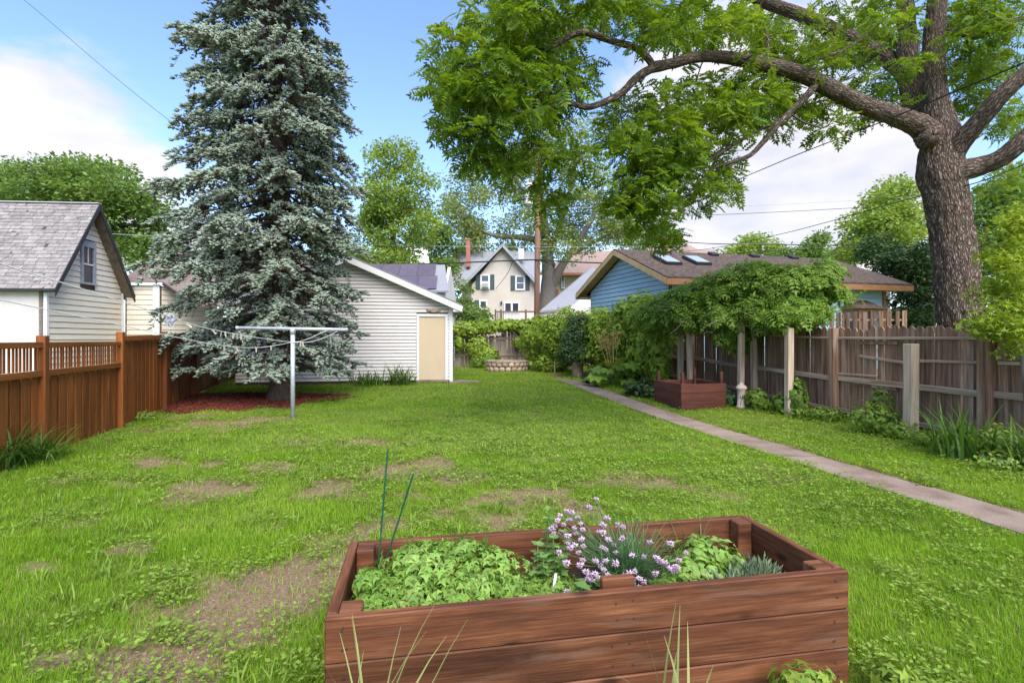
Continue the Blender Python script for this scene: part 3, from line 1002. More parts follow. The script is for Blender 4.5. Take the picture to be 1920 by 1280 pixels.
# free-standing posts in front of the fence
for (px, yb, top, w, lab) in ((1708, 823, 1.50, .15, 'pale free-standing square post against the weathered fence, alone and below fence height'),
                              (1479.5, 781, 1.78, .125, 'pale square post with ivy at its foot, nearest of the posts under the vine'),
                              (1413, 757, 2.1, .115, 'pale square post under the vine with small ivy, just behind the pink stone pedestal'),
                              (1389.5, 760, 2.1, .115, 'pale square post under the vine standing directly above the pink stone pedestal'),
                              (1293, 742, 2.1, .11, 'pale square post behind the small empty wooden planter box'),
                              (1276, 737, 2.1, .12, 'dim square post in the shade under the vine, farthest from the path')):
    p = G(px, yb)
    fwd = min(0.0, fence_x(p.y) - .28 - p.x)
    o = piece('vine_post' if px != 1708 else 'fence_prop_post', box_mesh(w, w, top, 'weathered_post', .008), None,
              Matrix.Translation(p + Vector((fwd, 0, top / 2 - .02))) @ Matrix.Rotation(rad(9), 4, 'Z') @ Matrix.Rotation(random.gauss(0, .012), 4, 'Y'))
    tag(o, lab, 'post', 'square wooden posts before the fence')

# ================================================================== BACK FENCE
bdir = Vector((.983, .18, 0)); bn = Vector((.18, -.983, 0))
bo = Vector((-3.1, 24.2, 0))
bf = T('back_fence', 'grey brown plank fence hung with vines behind the stone fire ring', 'fence', bo + Vector((0, 0, .25)), math.atan2(.18, .983))
t = 0.0
while t < 7.6:
    v = random.randrange(6)
    p = bo + bdir * t; hh = 1.55 + random.uniform(-.06, .05) + (.25 if 2.6 < t < 3.6 else 0)
    piece('picket', picket_mesh(v, round(hh, 1), 'back_fence_wood'), None, frame_m(p + Vector((0, 0, float(gz(p.y)))), bdir) @ Matrix.Rotation(random.gauss(0, .012), 4, 'Y'), bf)
    t += PICK[v][0] + random.uniform(.003, .02)
for t in (0, 1.7, 3.3, 5.2, 7.2):
    p = bo + bdir * t + bn * .07
    piece('post', box_mesh(.11, .11, 1.85, 'back_fence_wood', .006), None, frame_m(p + Vector((0, 0, .25 + .92)), bdir), bf)
for z in (.55, 1.35):
    beam('rail', bo + bn * .035 + Vector((0, 0, .25 + z)), bo + bdir * 7.5 + bn * .035 + Vector((0, 0, .25 + z)), .04, .09, 'weathered_rail', bf)

# ================================================================== SIDING HELPER
def siding(parent, O, xd, nrm, xl, xr, z0, z1, step, mat, holes=(), name='clapboard', lean=.03, gap=.012):
    """lapped boards; xl/xr give the wall's ends at a height, holes are (x0,x1,z0,z1)"""
    O, xd, nrm = Vector(O), Vector(xd), Vector(nrm)
    z = z0
    while z < z1 - .01:
        zt = min(z + step, z1)
        segs = [(xl(z), xr(z), xl(zt), xr(zt))]
        for hx0, hx1, hz0, hz1 in holes:
            if zt > hz0 + .02 and z < hz1 - .02:
                ns = []
                for a, b, c, d in segs:
                    if a < hx0 < b: ns.append((a, hx0, c, hx0))
                    if a < hx1 < b: ns.append((hx1, b, hx1, d))
                    if b <= hx0 or a >= hx1: ns.append((a, b, c, d))
                segs = ns
        for a, b, c, d in segs:
            if b - a < .04 and d - c < .04: continue
            if d < c: c = d = (c + d) / 2
            mb = MB()
            q = lambda x, zz, off: O + xd * x + Vector((0, 0, zz)) + nrm * off
            mb.prism([q(a, z, lean), q(b, z, lean), q(d, zt - gap, .006), q(c, zt - gap, .006)], -nrm * .008)  # open gap shows the dark backing as a painted shade line under the lap
            W(name, mb.mesh(name, mat), None, parent)
        z = zt


def solid(name, poly, off, mat, parent):
    mb = MB(); mb.prism([Vector(p) for p in poly], Vector(off))
    return W(name, mb.mesh(name, mat), None, parent)


def bar(name, a, b, w, t, mat, parent, zdir=(0, 0, 1)):
    return beam(name, a, b, w, t, mat, parent, zdir, .006)

# ================================================================== WHITE GARAGE
gR = Vector((-1.885, 16.42, 0)); gu = Vector((-.983, -.18, 0)); gn = Vector((.18, -.983, 0)); gb = -gn
GW, GB, GE, GPK, GDEP = 6.4, .2, 2.66, 4.02, 6.2
gar = T('garage', 'white clapboard garage with a cream door behind the blue spruce', 'garage', gR + Vector((0, 0, .2)), math.atan2(gu.y, gu.x))
def gp_(s, z, back=0.0): return gR + gu * s + gb * back + Vector((0, 0, z))
slope = (GPK - GE) / (GW / 2)
DX0, DX1, DZ1 = .24, 1.04, 2.10 + .16
solid('wall', [gp_(0, 0, .03), gp_(GW, 0, .03), gp_(GW, GE, .03), gp_(GW / 2, GPK, .03), gp_(0, GE, .03)], gb * .1, 'dark_soffit_lap_shade', gar)  # backing coloured dark so the gaps between boards read as shadow
solid('side_wall', [gp_(.0, 0, .1), gp_(.0, GE, .1), gp_(.0, GE, GDEP), gp_(.0, 0, GDEP)], gu * .1, 'white_siding', gar)
solid('side_wall', [gp_(GW, 0, .1), gp_(GW, GE, .1), gp_(GW, GE, GDEP), gp_(GW, 0, GDEP)], -gu * .1, 'white_siding', gar)
gl = lambda z: .10 if z < GE else (z - GE) / slope
gr_ = lambda z: GW - .02 if z < GE else GW - (z - GE) / slope
siding(gar, gR, gu, gn, gl, gr_, .28, GPK - .08, .106, 'white_siding', [(DX0 - .09, DX1 + .09, 0, DZ1 + .10)])
piece('corner_trim', box_mesh(.11, .05, GE - .15, 'white_trim'), None, frame_m(gp_(.05, (GE + .2) / 2) + gn * .012, gu), gar)
oh = .28
for sg in (1, -1):
    e = -oh if sg > 0 else GW + oh
    ze = GE - slope * oh
    solid('roof_slope', [gp_(e, ze + .03, -.3), gp_(GW / 2, GPK + .03, -.3), gp_(GW / 2, GPK + .03, GDEP + .2), gp_(e, ze + .03, GDEP + .2)], (0, 0, .07), 'slate_shingle', gar)
    a, b = gp_(e, ze - .05, -.29), gp_(GW / 2, GPK - .05, -.29)
    bar('rake_board', a, b, .03, .17, 'white_trim', gar)
    solid('soffit', [gp_(e, ze - .02, -.27), gp_(GW / 2, GPK - .02, -.27), gp_(GW / 2, GPK - .02, 0), gp_(e, ze - .02, 0)], (0, 0, .02), 'white_trim', gar)
    solid('fascia', [gp_(e, ze - .13, -.3), gp_(e, ze + .03, -.3), gp_(e, ze + .03, GDEP), gp_(e, ze - .13, GDEP)], gu * .02 * sg, 'white_trim', gar)
solid('eave_return', [gp_(-oh + .02, ze - .13, -.27), gp_(.0, ze - .13, -.27), gp_(.0, GE - .02, -.27), gp_(-oh + .02, ze + .0, -.27)], gb * .27, 'white_trim', gar)
dr = piece('door', box_mesh(DX1 - DX0, .045, DZ1 - .28, 'door_paint', .004), None, frame_m(gp_((DX0 + DX1) / 2, (DZ1 + .28) / 2) + gn * .002, gu), gar)
kn = MB(); kn.lathe([(.045, 0), (.045, .008), (.016, .01), (.016, .03), (.036, .045), (.04, .062), (.022, .08)], 14)
piece('door_knob', kn.mesh('door_knob', 'brown_trim', True), None, frame_m(gp_(DX1 - .07, 1.13) + gn * .022, gu) @ Matrix.Rotation(rad(90), 4, 'X'), dr)
for x0 in (DX0 - .045, DX1 + .045):
    piece('door_jamb', box_mesh(.085, .07, DZ1 - .24, 'white_trim'), None, frame_m(gp_(x0, (DZ1 + .24) / 2) + gn * .02, gu), gar)
piece('door_header', box_mesh(DX1 - DX0 + .18, .075, .085, 'white_trim'), None, frame_m(gp_((DX0 + DX1) / 2, DZ1 + .045) + gn * .02, gu), gar)
piece('threshold', box_mesh(DX1 - DX0 + .2, .16, .07, 'concrete'), None, frame_m(gp_((DX0 + DX1) / 2, .245) + gn * .06, gu), gar)
lp = piece('floodlight', box_mesh(.16, .07, .12, 'weathered_post'), None, frame_m(gp_(.60, DZ1 + .19) + gn * .06, gu), gar)
for sgn in (-1, 1):
    hd = MB(); hd.lathe([(.035, 0), (.045, .06), (.075, .14), (.075, .16), (.06, .162)], 14)
    m = frame_m(gp_(.60 + sgn * .07, DZ1 + .20) + gn * .10, gu) @ Matrix.Rotation(rad(100), 4, 'X') @ Matrix.Rotation(rad(sgn * 38), 4, 'Y')
    piece('lamp_head', hd.mesh('lamp_head', 'weathered_post', True), None, m, lp)

# ================================================================== CREAM HOUSE, FAR LEFT
hA = Vector((-13.52, 15.0, 0)); hB = Vector((-13.77, 18.25, 0))
hu = (hB - hA).normalized(); hn = Vector((hu.y, -hu.x, 0)); HL = (hB - hA).length
HE, HPK = 3.16, 5.80
house = T('cream_house', 'cream clapboard house with steep worn grey shingle roof beyond the stained fence', 'house', hA, math.atan2(hu.y, hu.x))
def hp(s, z, o=0.0): return hA + hu * s + hn * o + Vector((0, 0, z))
hs = (HPK - HE) / (HL / 2)
solid('gable_wall', [hp(0, 0), hp(HL, 0), hp(HL, HE), hp(HL / 2, HPK), hp(0, HE)], -hn * .15, 'dark_soffit_lap_shade', house)  # dark backing: lap shadow put into its colour
for o_ in house.children: o_.location = -hn * .04
wx0, wx1, wz0, wz1 = 1.30, 1.94, 3.30, 4.70
siding(house, hA, hu, hn, lambda z: .07 if z < HE else (z - HE) / hs, lambda z: HL - .05 if z < HE else HL - (z - HE) / hs, .3, HPK - .1, .178, 'cream_siding', [(wx0, wx1, wz0, wz1)], lean=.028, gap=.011)
# stucco side facing the camera
solid('stucco_wall', [hp(0, 0, 0), hp(0, HE, 0), hp(0, HE, -8), hp(0, 0, -8)], hu * .12, 'stucco', house)
solid('rear_wall', [hp(HL, 0, 0), hp(HL, HE, 0), hp(HL, HE, -8), hp(HL, 0, -8)], -hu * .12, 'cream_siding', house)
piece('corner_trim', box_mesh(.09, .09, HE, 'white_trim'), None, frame_m(hp(.02, HE / 2, .0), hu), house)
piece('corner_trim', box_mesh(.06, .06, HE, 'white_trim'), None, frame_m(hp(HL, HE / 2, .02), hu), house)
ov = .38
for sg in (0, 1):
    e = -.16 if sg == 0 else HL + .16
    ze = HE - hs * .16
    dz = .05
    rs = solid('roof_slope', [hp(e, ze + dz, ov), hp(HL / 2, HPK + dz, ov), hp(HL / 2, HPK + dz, -8), hp(e, ze + dz, -8)], (0, 0, .05), 'grey_shingle', house)
    solid('rake_board', [hp(e, ze - .12, ov + .015), hp(HL / 2, HPK - .10, ov + .015), hp(HL / 2, HPK + .115, ov + .015), hp(e, ze + .115, ov + .015)], -hn * .03, 'dark_metal', house)
    solid('soffit', [hp(e, ze + .0, ov - .02), hp(HL / 2, HPK, ov - .02), hp(HL / 2, HPK, .03), hp(e, ze, .03)], (0, 0, .04), 'dark_soffit_lap_shade', house)
    if sg == 0:
        near_slope = rs
        a, b = hp(e, ze + dz + .05, 0), hp(HL / 2, HPK + dz + .05, 0)
        up = (b - a).normalized(); SL = (b - a).length; sn = (-hn).cross(up).normalized()
        if sn.z < 0: sn = -sn
        rows = 24; rh = SL / rows
        tab = {}
        for r in range(rows):
            x = -ov - .01 + (0 if r % 2 else .17)
            c0 = -ov + .005
            first = True
            while c0 < 4.1:
                wd = random.choice((.30, .33, .36))
                if first: wd = random.choice((.12, .2, .3)); first = False
                key = wd
                if key not in tab:
                    m_ = MB(); hw = wd / 2 - .005
                    m_.add([(-hw, 0, .020), (hw, 0, .017), (hw, rh * 1.12, .004), (-hw, rh * 1.12, .004), (-hw, .002, 0), (hw, -.002, 0)], [(0, 1, 2, 3), (4, 5, 1, 0), (0, 3, 4), (1, 5, 2)])
                    tab[key] = m_.mesh('shingle', 'grey_shingle')
                o_ = a + up * (rh * r) - hn * (c0 + wd / 2)
                mm = Matrix((-hn, up, sn)).transposed().to_4x4(); mm.translation = o_ + sn * random.uniform(.001, .005)
                piece('shingle', tab[key], None, mm @ Matrix.Rotation(random.gauss(0, .008), 4, 'Z') @ Matrix.Rotation(random.gauss(0, .012), 4, 'X'), rs)
                c0 += wd
bar('ridge_cap', hp(HL / 2, HPK + .115, ov), hp(HL / 2, HPK + .115, -8), .16, .035, 'cable_pale', house)
bar('gutter', hp(-.20, HE - .2, ov), hp(-.20, HE - .2, -8), .07, .06, 'dark_metal', house)
wn_ = piece('window', box_mesh(wx1 - wx0, .05, wz1 - wz0, 'window_glass', 0), None, frame_m(hp((wx0 + wx1) / 2, (wz0 + wz1) / 2, -.012), hu), house)
cxw, czw = (wx0 + wx1) / 2, (wz0 + wz1) / 2
for s_ in (wx0 + .05, wx1 - .05):
    piece('frame', box_mesh(.10, .06, wz1 - wz0, 'window_frame'), None, frame_m(hp(s_, czw, .035), hu), wn_)
piece('frame', box_mesh(wx1 - wx0 - .2, .06, .20, 'window_frame'), None, frame_m(hp(cxw, wz1 - .1, .035), hu), wn_)
piece('sill', box_mesh(wx1 - wx0 + .06, .09, .06, 'window_frame'), None, frame_m(hp(cxw, wz0 + .03, .05), hu), wn_)
piece('sash_bar', box_mesh(wx1 - wx0 - .2, .035, .045, 'white_trim'), None, frame_m(hp(cxw, czw - .05, .03), hu), wn_)
piece('sash_bar', box_mesh(.02, .03, .55, 'white_trim'), None, frame_m(hp(cxw + .0, czw + .27, .027), hu), wn_)
# the lower wing with the pinkish roof
def wp(px, py, d): return P(px, py, d)
wing = T('house_wing', 'low cream annex with pinkish shingle roof between the house and the spruce', 'house', (-13.7, 18.6, 0), 0)
wO = Vector((-13.72, 18.35, 0)); wd_ = Vector((.985, .17, 0)).normalized(); wnn_ = Vector((.17, -.985, 0)).normalized()
wl_ = 1.0
solid('wall', [wO, wO + wd_ * 1.12, wO + wd_ * 1.12 + Vector((0, 0, 3.48)), wO + Vector((0, 0, 3.48))], -wnn_ * .1, 'dark_soffit_lap_shade', wing)  # backing darkened to give the boards their shadow lines
siding(wing, wO, wd_, wnn_, lambda z: .06, lambda z: .92, .3, 3.48, .178, 'cream_siding', lean=.028, gap=.011)
piece('corner_trim', box_mesh(.22, .06, 3.5, 'white_trim'), None, frame_m(wO + wd_ * 1.02 + wnn_ * .03 + Vector((0, 0, 1.75)), wd_), wing)
w2 = wO + wd_ * 1.14; w2d = Vector((.55, .835, 0)).normalized(); w2n = Vector((.835, -.55, 0))
solid('wall', [w2, w2 + w2d * 2.2, w2 + w2d * 2.2 + Vector((0, 0, 2.7)), w2 + Vector((0, 0, 3.48))], -w2n * .1, 'dark_soffit_lap_shade', wing)  # same dark backing, shade between the laps by colour
siding(wing, w2, w2d, w2n, lambda z: .03, lambda z: 2.2 if z < 2.7 else max(.05, 2.2 * (3.5 - z) / .8), .3, 3.45, .178, 'cream_siding', lean=.028, gap=.011)
e0, e1 = wO - wd_ * .1 + wnn_ * .15 + Vector((0, 0, 3.55)), wO + wd_ * 1.28 + wnn_ * .15 + Vector((0, 0, 3.55))
rg0 = wO - wnn_ * 2.6 + wd_ * .1 + Vector((0, 0, 5.05)); rg1 = rg0 + wd_ * 6
e2 = e1 + (e0 - rg0) * .62 + wd_ * 1.9
solid('roof', [e0, e1, e2, e2 + wd_ * 3.2, rg1, rg0], (0, 0, .06), 'pink_shingle', wing)
bar('gutter', e0 + Vector((0, 0, -.02)), e1 + Vector((0, 0, -.02)), .05, .05, 'white_trim', wing)
bar('rake_board', e1 + Vector((0, 0, -.03)), e2 + Vector((0, 0, -.03)), .04, .10, 'dark_metal', wing)
bar('ridge_cap', rg0 + Vector((0, 0, .06)), rg1 + Vector((0, 0, .06)), .2, .04, 'pink_shingle', wing)

# ================================================================== BLUE GARAGE
bA = Vector((5.96, 20.0, 0)); bB = Vector((3.4, 27.6, 0)); bC = Vector((17.8, 22.95, 0))
gu2 = (bB - bA).normalized(); lu2 = (bC - bA).normalized(); gn2 = Vector((-gu2.y, gu2.x, 0)); gn2 = gn2 if gn2.x < 0 else -gn2
ln2 = Vector((lu2.y, -lu2.x, 0))
BW, BL2 = (bB - bA).length, (bC - bA).length
BE, BP = 3.90, 5.62
blue = T('blue_garage', 'blue clapboard building with tan eaves and mossy brown roof behind the vines', 'garage', bA, math.atan2(lu2.y, lu2.x))
def bp(s, l, z): return bA + gu2 * s + lu2 * l + Vector((0, 0, z))
bsl = (BP - BE) / (BW / 2)
ie, il = .62, .55
sW = BW - 2 * ie
zin = BE + bsl * ie - .16
solid('gable_wall', [bp(ie, il, 0), bp(BW - ie, il, 0), bp(BW - ie, il, zin), bp(BW / 2, il, BP - .16), bp(ie, il, zin)], lu2 * .12, 'dark_soffit_lap_shade', blue)  # dark colour behind the blue boards paints the shade in their gaps
siding(blue, bp(0, il, 0), gu2, gn2, lambda z: ie + .02 if z < zin else ie + (z - zin) / bsl, lambda z: BW - ie - .02 if z < zin else BW - ie - (z - zin) / bsl, 1.2, BP - .3, .20, 'blue_siding', lean=.035, gap=.02)
solid('long_wall', [bp(ie, il + .13, 0), bp(ie, BL2 - .9, 0), bp(ie, BL2 - .9, zin), bp(ie, il + .13, zin)], gu2 * .12, 'blue_siding', blue)
siding(blue, bp(ie, 0, 0), lu2, ln2, lambda z: 6.0, lambda z: BL2 - .95, 1.0, zin, .20, 'blue_siding', lean=.035, gap=.02)
piece('corner_trim', box_mesh(.14, .14, zin, 'brown_trim'), None, frame_m(bp(ie - .01, BL2 - .9, zin / 2), lu2), blue)
for sg in (0, 1):
    e = 0 if sg == 0 else BW
    solid('roof_slope', [bp(e, 0, BE), bp(BW / 2, 0, BP), bp(BW / 2, BL2, BP), bp(e, BL2, BE)], (0, 0, .09), 'moss_shingle', blue)
    for l in (-.02, BL2 + .02):
        solid('rake_board', [bp(e, l, BE - .20), bp(BW / 2, l, BP - .20), bp(BW / 2, l, BP + .03), bp(e, l, BE + .03)], lu2 * (.04 if l < 0 else -.04), 'tan_trim', blue)
    solid('soffit', [bp(e, .03, BE - .04), bp(BW / 2, .03, BP - .04), bp(BW / 2, il, BP - .04), bp(e, il, BE - .04)], (0, 0, .03), 'tan_trim', blue)
    solid('fascia', [bp(e, 0, BE - .22), bp(e, BL2, BE - .22), bp(e, BL2, BE + .01), bp(e, 0, BE + .01)], gu2 * (-.035 if sg == 0 else .035), 'brown_trim' if sg == 0 else 'tan_trim', blue)
    solid('eave_soffit', [bp(e, .1, BE - .19), bp(e, BL2 - .05, BE - .19), bp(ie if sg == 0 else BW - ie, BL2 - .05, BE - .19), bp(ie if sg == 0 else BW - ie, .1, BE - .19)], (0, 0, .02), 'tan_trim', blue)
up2 = (bp(BW / 2, 0, BP) - bp(0, 0, BE)).normalized(); sn2 = lu2.cross(up2).normalized(); sn2 = sn2 if sn2.z > 0 else -sn2
def on_roof(px, py):
    o = Vector((0, 0, CAMH)); d = P(px, py, 1) - o; q = bp(0, 0, BE + .1)
    return o + d * ((q - o).dot(sn2) / d.dot(sn2))
for (px, py, lab) in ((1251, 490, 'skylight'), (1306, 490.5, 'skylight')):
    c = on_roof(px, py); mm = Matrix((lu2, up2, sn2)).transposed().to_4x4(); mm.translation = c + sn2 * .06
    cu = piece('skylight', box_mesh(.78, 1.15, .12, 'dark_metal'), None, mm, blue)
    m3 = mm.copy(); m3.translation = c + sn2 * .125
    piece('pane', box_mesh(.66, 1.02, .03, 'skylight_glass'), None, m3, cu)
for (px, py) in ((1240, 474.5), (1337, 478), (1414, 481), (1487, 484)):
    c = on_roof(px, py); mm = Matrix((lu2, up2, sn2)).transposed().to_4x4(); mm.translation = c + sn2 * .05
    piece('roof_vent', box_mesh(.42, .36, .13, 'dark_metal', .02), None, mm, blue)
# little bay window under the right eave
bw0 = bp(ie, BL2 - 3.0, 0) + ln2 * .0
bay = W('bay_window', (lambda m: m)(box_mesh(.01, .01, .01, 'brown_trim', 0)), None, blue)
bay.matrix_basis = Matrix.Translation(bp(ie, BL2 - 2.2, 2.0)); PM[bay.name] = Matrix.Translation(bp(ie, BL2 - 2.2, 2.0))
def by(l, o, z): return bp(ie, BL2 - 2.2 + l, z) + ln2 * o
for (l0, o0, l1, o1) in ((-.95, 0, -.6, .5), (-.6, .5, .6, .5), (.6, .5, .95, 0)):
    solid('pane', [by(l0, o0, 1.5), by(l1, o1, 1.5), by(l1, o1, 2.78), by(l0, o0, 2.78)], -ln2 * .04, 'window_glass', bay)
for (l0, o0) in ((-.95, .02), (-.6, .52), (.6, .52), (.95, .02), (0, .52)):
    bar('mullion', by(l0, o0, 1.4), by(l0, o0, 2.8), .09, .09, 'brown_trim', bay, (1, 0, 0))
solid('head_trim', [by(-1.0, 0, 2.76), by(-.65, .56, 2.76), by(.65, .56, 2.76), by(1.0, 0, 2.76)], (0, 0, .12), 'brown_trim', bay)
rb = MB(); rb.add([by(-1.15, 0, 2.88), by(-.72, .70, 2.88), by(.72, .70, 2.88), by(1.15, 0, 2.88), by(-.35, .02, 3.28), by(.35, .02, 3.28)], [(0, 1, 4), (1, 2, 5, 4), (2, 3, 5), (0, 3, 2, 1), (0, 4, 5, 3)])
W('bay_roof', rb.mesh('bay_roof', 'moss_shingle'), None, bay)

# neighbour's picket fence between the blue building and the weathered fence
pf = T('garden_picket_fence', 'low open picket fence in front of the blue building bay window', 'fence', P(1610, 636, 13.5) * 1.0, 0)
pa, pb = P(1455, 600, 13.4), P(1702, 600, 12.9)
pd = (pb - pa); pd.z = 0; pdn = pd.normalized()
k = 0; s = 0.0
while s < pd.length:
    c = pa + pdn * s
    zt = 2.26 + .02 * math.sin(s * 3) - .02 * (k % 2)
    piece('picket', box_mesh(.105 if k % 3 else .09, .02, 1.9, 'weathered_wood', .004), None, frame_m((c.x, c.y - .03 * (k % 2), zt - .95), pdn), pf)
    s += .19 + random.uniform(-.02, .02); k += 1
for z in (2.06, 1.3):
    beam('rail', (pa.x, pa.y + .03, z), (pb.x, pb.y + .03, z - .03), .035, .05, 'weathered_rail', pf)

# ================================================================== HOUSES IN THE BACKGROUND
def poly(pts): return [P(*p) for p in pts]
def flat_house(name, label, base): return T(name, label, 'house', base)
# building with the panels on its roof, behind the garage
s0 = T('panelled_garage', 'dark roofed building with purplish solar panels just above the white garage roof', 'garage', (-6, 26, 0))
re_, le_ = P(841, 548, 26), P(590, 548, 26); rr_, lr_ = P(834, 499, 29), P(580, 496, 29)
for a in (re_, le_): a.z = re_.z
for a in (rr_, lr_): a.z = rr_.z
solid('roof', [le_, re_, rr_, lr_], (0, 0, .08), 'slate_shingle', s0)
solid('wall', [Vector((le_.x, 26.3, 0)), Vector((re_.x - .2, 26.3, 0)), Vector((re_.x - .2, 26.3, re_.z)), Vector((le_.x, 26.3, re_.z))], (0, .15, 0), 'white_siding', s0)
solid('gable_wall', [Vector((re_.x - .2, 26.45, 0)), Vector((re_.x - .2, 31.5, 0)), Vector((re_.x - .2, 31.5, re_.z)), Vector((re_.x - .25, 29, rr_.z - .05)), Vector((re_.x - .2, 26.45, re_.z))], (-.15, 0, 0), 'white_siding', s0)
rdn = (rr_ - re_).normalized(); xdn = Vector((1, 0, 0)); nn = xdn.cross(rdn).normalized()
RL = (rr_ - re_).length
for i in range(5):
    for j in range(2):
        c = re_ + rdn * (RL * (.27 + .48 * j)) + xdn * (-1.02 - .98 * i) + nn * .14
        mm = Matrix((xdn, rdn, nn)).transposed().to_4x4(); mm.translation = c
        piece('solar_panel', box_mesh(.955, round(RL * .465, 2), .04, 'panel', .006), None, mm, s0)
# pale roof beyond
s1 = T('pale_house', 'pale grey roofed house showing between the leafy trees above the solar panels', 'house', P(770, 520, 42))
solid('roof', poly([(700, 505, 40), (806, 502, 40), (801, 464, 43), (735, 466, 43)]), (0, 0, .1), 'white_trim', s1)
solid('wall', poly([(700, 640, 40.3), (804, 640, 40.3), (804, 503, 40.3), (700, 506, 40.3)]), (0, .2, 0), 'white_siding', s1)

pm('far_siding', [(.54, .475, .40), (.60, .53, .45)], .6, rough=.7, bump=.5, waves=(6, 2), bdist=.03)
fh = T('gabled_house', 'two storey cream gabled house with green shutters seen beyond the back fence', 'house', P(943, 600, 38))
D = 38.0
solid('gable_wall', poly([(884, 640, D), (1003, 640, D), (1003, 527, D), (942, 464, D), (884, 535, D)]), (0, .3, 0), 'far_siding', fh)
solid('side_wall', poly([(866, 640, 39.5), (884, 640, 38.2), (884, 537, 38.2), (866, 545, 39.5)]), (0, .2, 0), 'far_siding', fh)
solid('side_wall', [P(1002, 640, D) + Vector((0, .35, 0)), P(1002, 640, D) + Vector((0, 9, 0)), P(1002, 527, D) + Vector((0, 9, 0)), P(1002, 527, D) + Vector((0, .35, 0))], (-.2, 0, 0), 'far_siding', fh)
pkv = P(942, 460, D - .5); l_ = P(863, 541, D - .5); r_ = P(1012, 538, D - .5)
for e in (l_, r_):
    solid('roof_slope', [pkv, e, e + Vector((0, 8, 0)), pkv + Vector((0, 8, 0))], (0, 0, .16), 'slate_shingle', fh)
    bar('rake_board', pkv + Vector((0, -.03, -.02)), e + Vector((0, -.03, -.02)), .08, .14, 'window_frame', fh)
solid('rear_roof', [P(851, 540, 40.5), P(1003, 540, 40.5), P(1003, 474, 45), P(853, 474, 45)], (0, 0, .15), 'slate_shingle', fh)
bar('rear_rake', P(850, 545, 40.4), P(852, 474, 45), .25, .25, 'pink_stone', fh)
ch = piece('chimney', box_mesh(.33, .5, 2.2, 'brick', .02), None, Matrix.Translation(P(878, 476, 42.5)), fh)
piece('chimney_cap', box_mesh(.42, .58, .12, 'brick', .02), None, Matrix.Translation(P(878, 476, 42.5) + Vector((0, 0, 1.15))), ch)
piece('roof_vent', box_mesh(.5, .5, .9, 'galvanised', .03), None, Matrix.Translation(P(977, 477, 43)), fh)
def far_window(parent, x0, y0, x1, y1, d, shut=0, cross=True, ac=False):
    a, b = P(x0, y1, d - .02), P(x1, y0, d - .02)
    w, h = b.x - a.x, b.z - a.z; c = (a + b) / 2
    g = piece('window', box_mesh(w, .08, h, 'window_glass', 0), None, Matrix.Translation(c), parent)
    t = .10
    for sx in (-1, 1): piece('frame', box_mesh(t, .08, h + t, 'white_trim', .01), None, Matrix.Translation(c + Vector((sx * w / 2, -.05, 0))), g)
    for sz in (-1, 1): piece('frame', box_mesh(w - t, .08, t, 'white_trim', .01), None, Matrix.Translation(c + Vector((0, -.05, sz * h / 2))), g)
    if cross: piece('sash_bar', box_mesh(w - t, .05, .06, 'white_trim', .01), None, Matrix.Translation(c + Vector((0, -.045, 0))), g)
    if shut:
        for sx in ((-1, 1) if shut == 2 else (-1,)): piece('shutter', box_mesh(.30, .06, h + .1, 'shutter_green', .01), None, Matrix.Translation(c + Vector((sx * (w / 2 + .24), -.03, 0))), parent)
    if ac:
        u = piece('air_conditioner', box_mesh(.5, .45, .34, 'white_trim', .02), None, Matrix.Translation(c + Vector((.03, -.25, -h / 2 + .22))), parent)
        piece('grille', box_mesh(.40, .03, .24, 'window_frame', .01), None, Matrix.Translation(c + Vector((.03, -.49, -h / 2 + .22))), u)
    return g
far_window(fh, 902, 516, 917, 541, D, 2, True, True)
far_window(fh, 967.5, 518, 983, 543, D, 2)
far_window(fh, 900, 564, 912.5, 579, D, 1, False)
sd = far_window(fh, 946, 567.5, 973, 585, D, 0, False)
piece('sash_bar', box_mesh(.14, .06, .8, 'white_trim', .01), None, Matrix.Translation(P(959.5, 576, D - .1)), sd)
piece('wall_lamp', box_mesh(.12, .15, .24, 'dark_metal', .02), None, Matrix.Translation(P(940, 568, D - .1)), fh)
dk = T('deck_railing', 'dark balcony railing with pale balusters on the gabled house deck', 'railing', P(966, 600, 36.5))
a, b = P(929, 584, 36.5), P(1004, 584, 36.5)
bar('top_rail', a, b, .12, .09, 'dark_soffit_lap_shade', dk); bar('bottom_rail', a + Vector((0, 0, -.62)), b + Vector((0, 0, -.62)), .08, .07, 'dark_soffit_lap_shade', dk)
for i in range(28):
    p = a.lerp(b, (i + .5) / 28); piece('baluster', box_mesh(.045, .045, .55, 'white_trim' if i > 5 else 'dark_soffit_lap_shade', 0), None, Matrix.Translation(p + Vector((0, 0, -.31))), dk)
for t in (0, .135, .76): piece('post', box_mesh(.12, .12, .9, 'dark_soffit_lap_shade', .01), None, Matrix.Translation(a.lerp(b, t) + Vector((0, -.02, -.3))), dk)

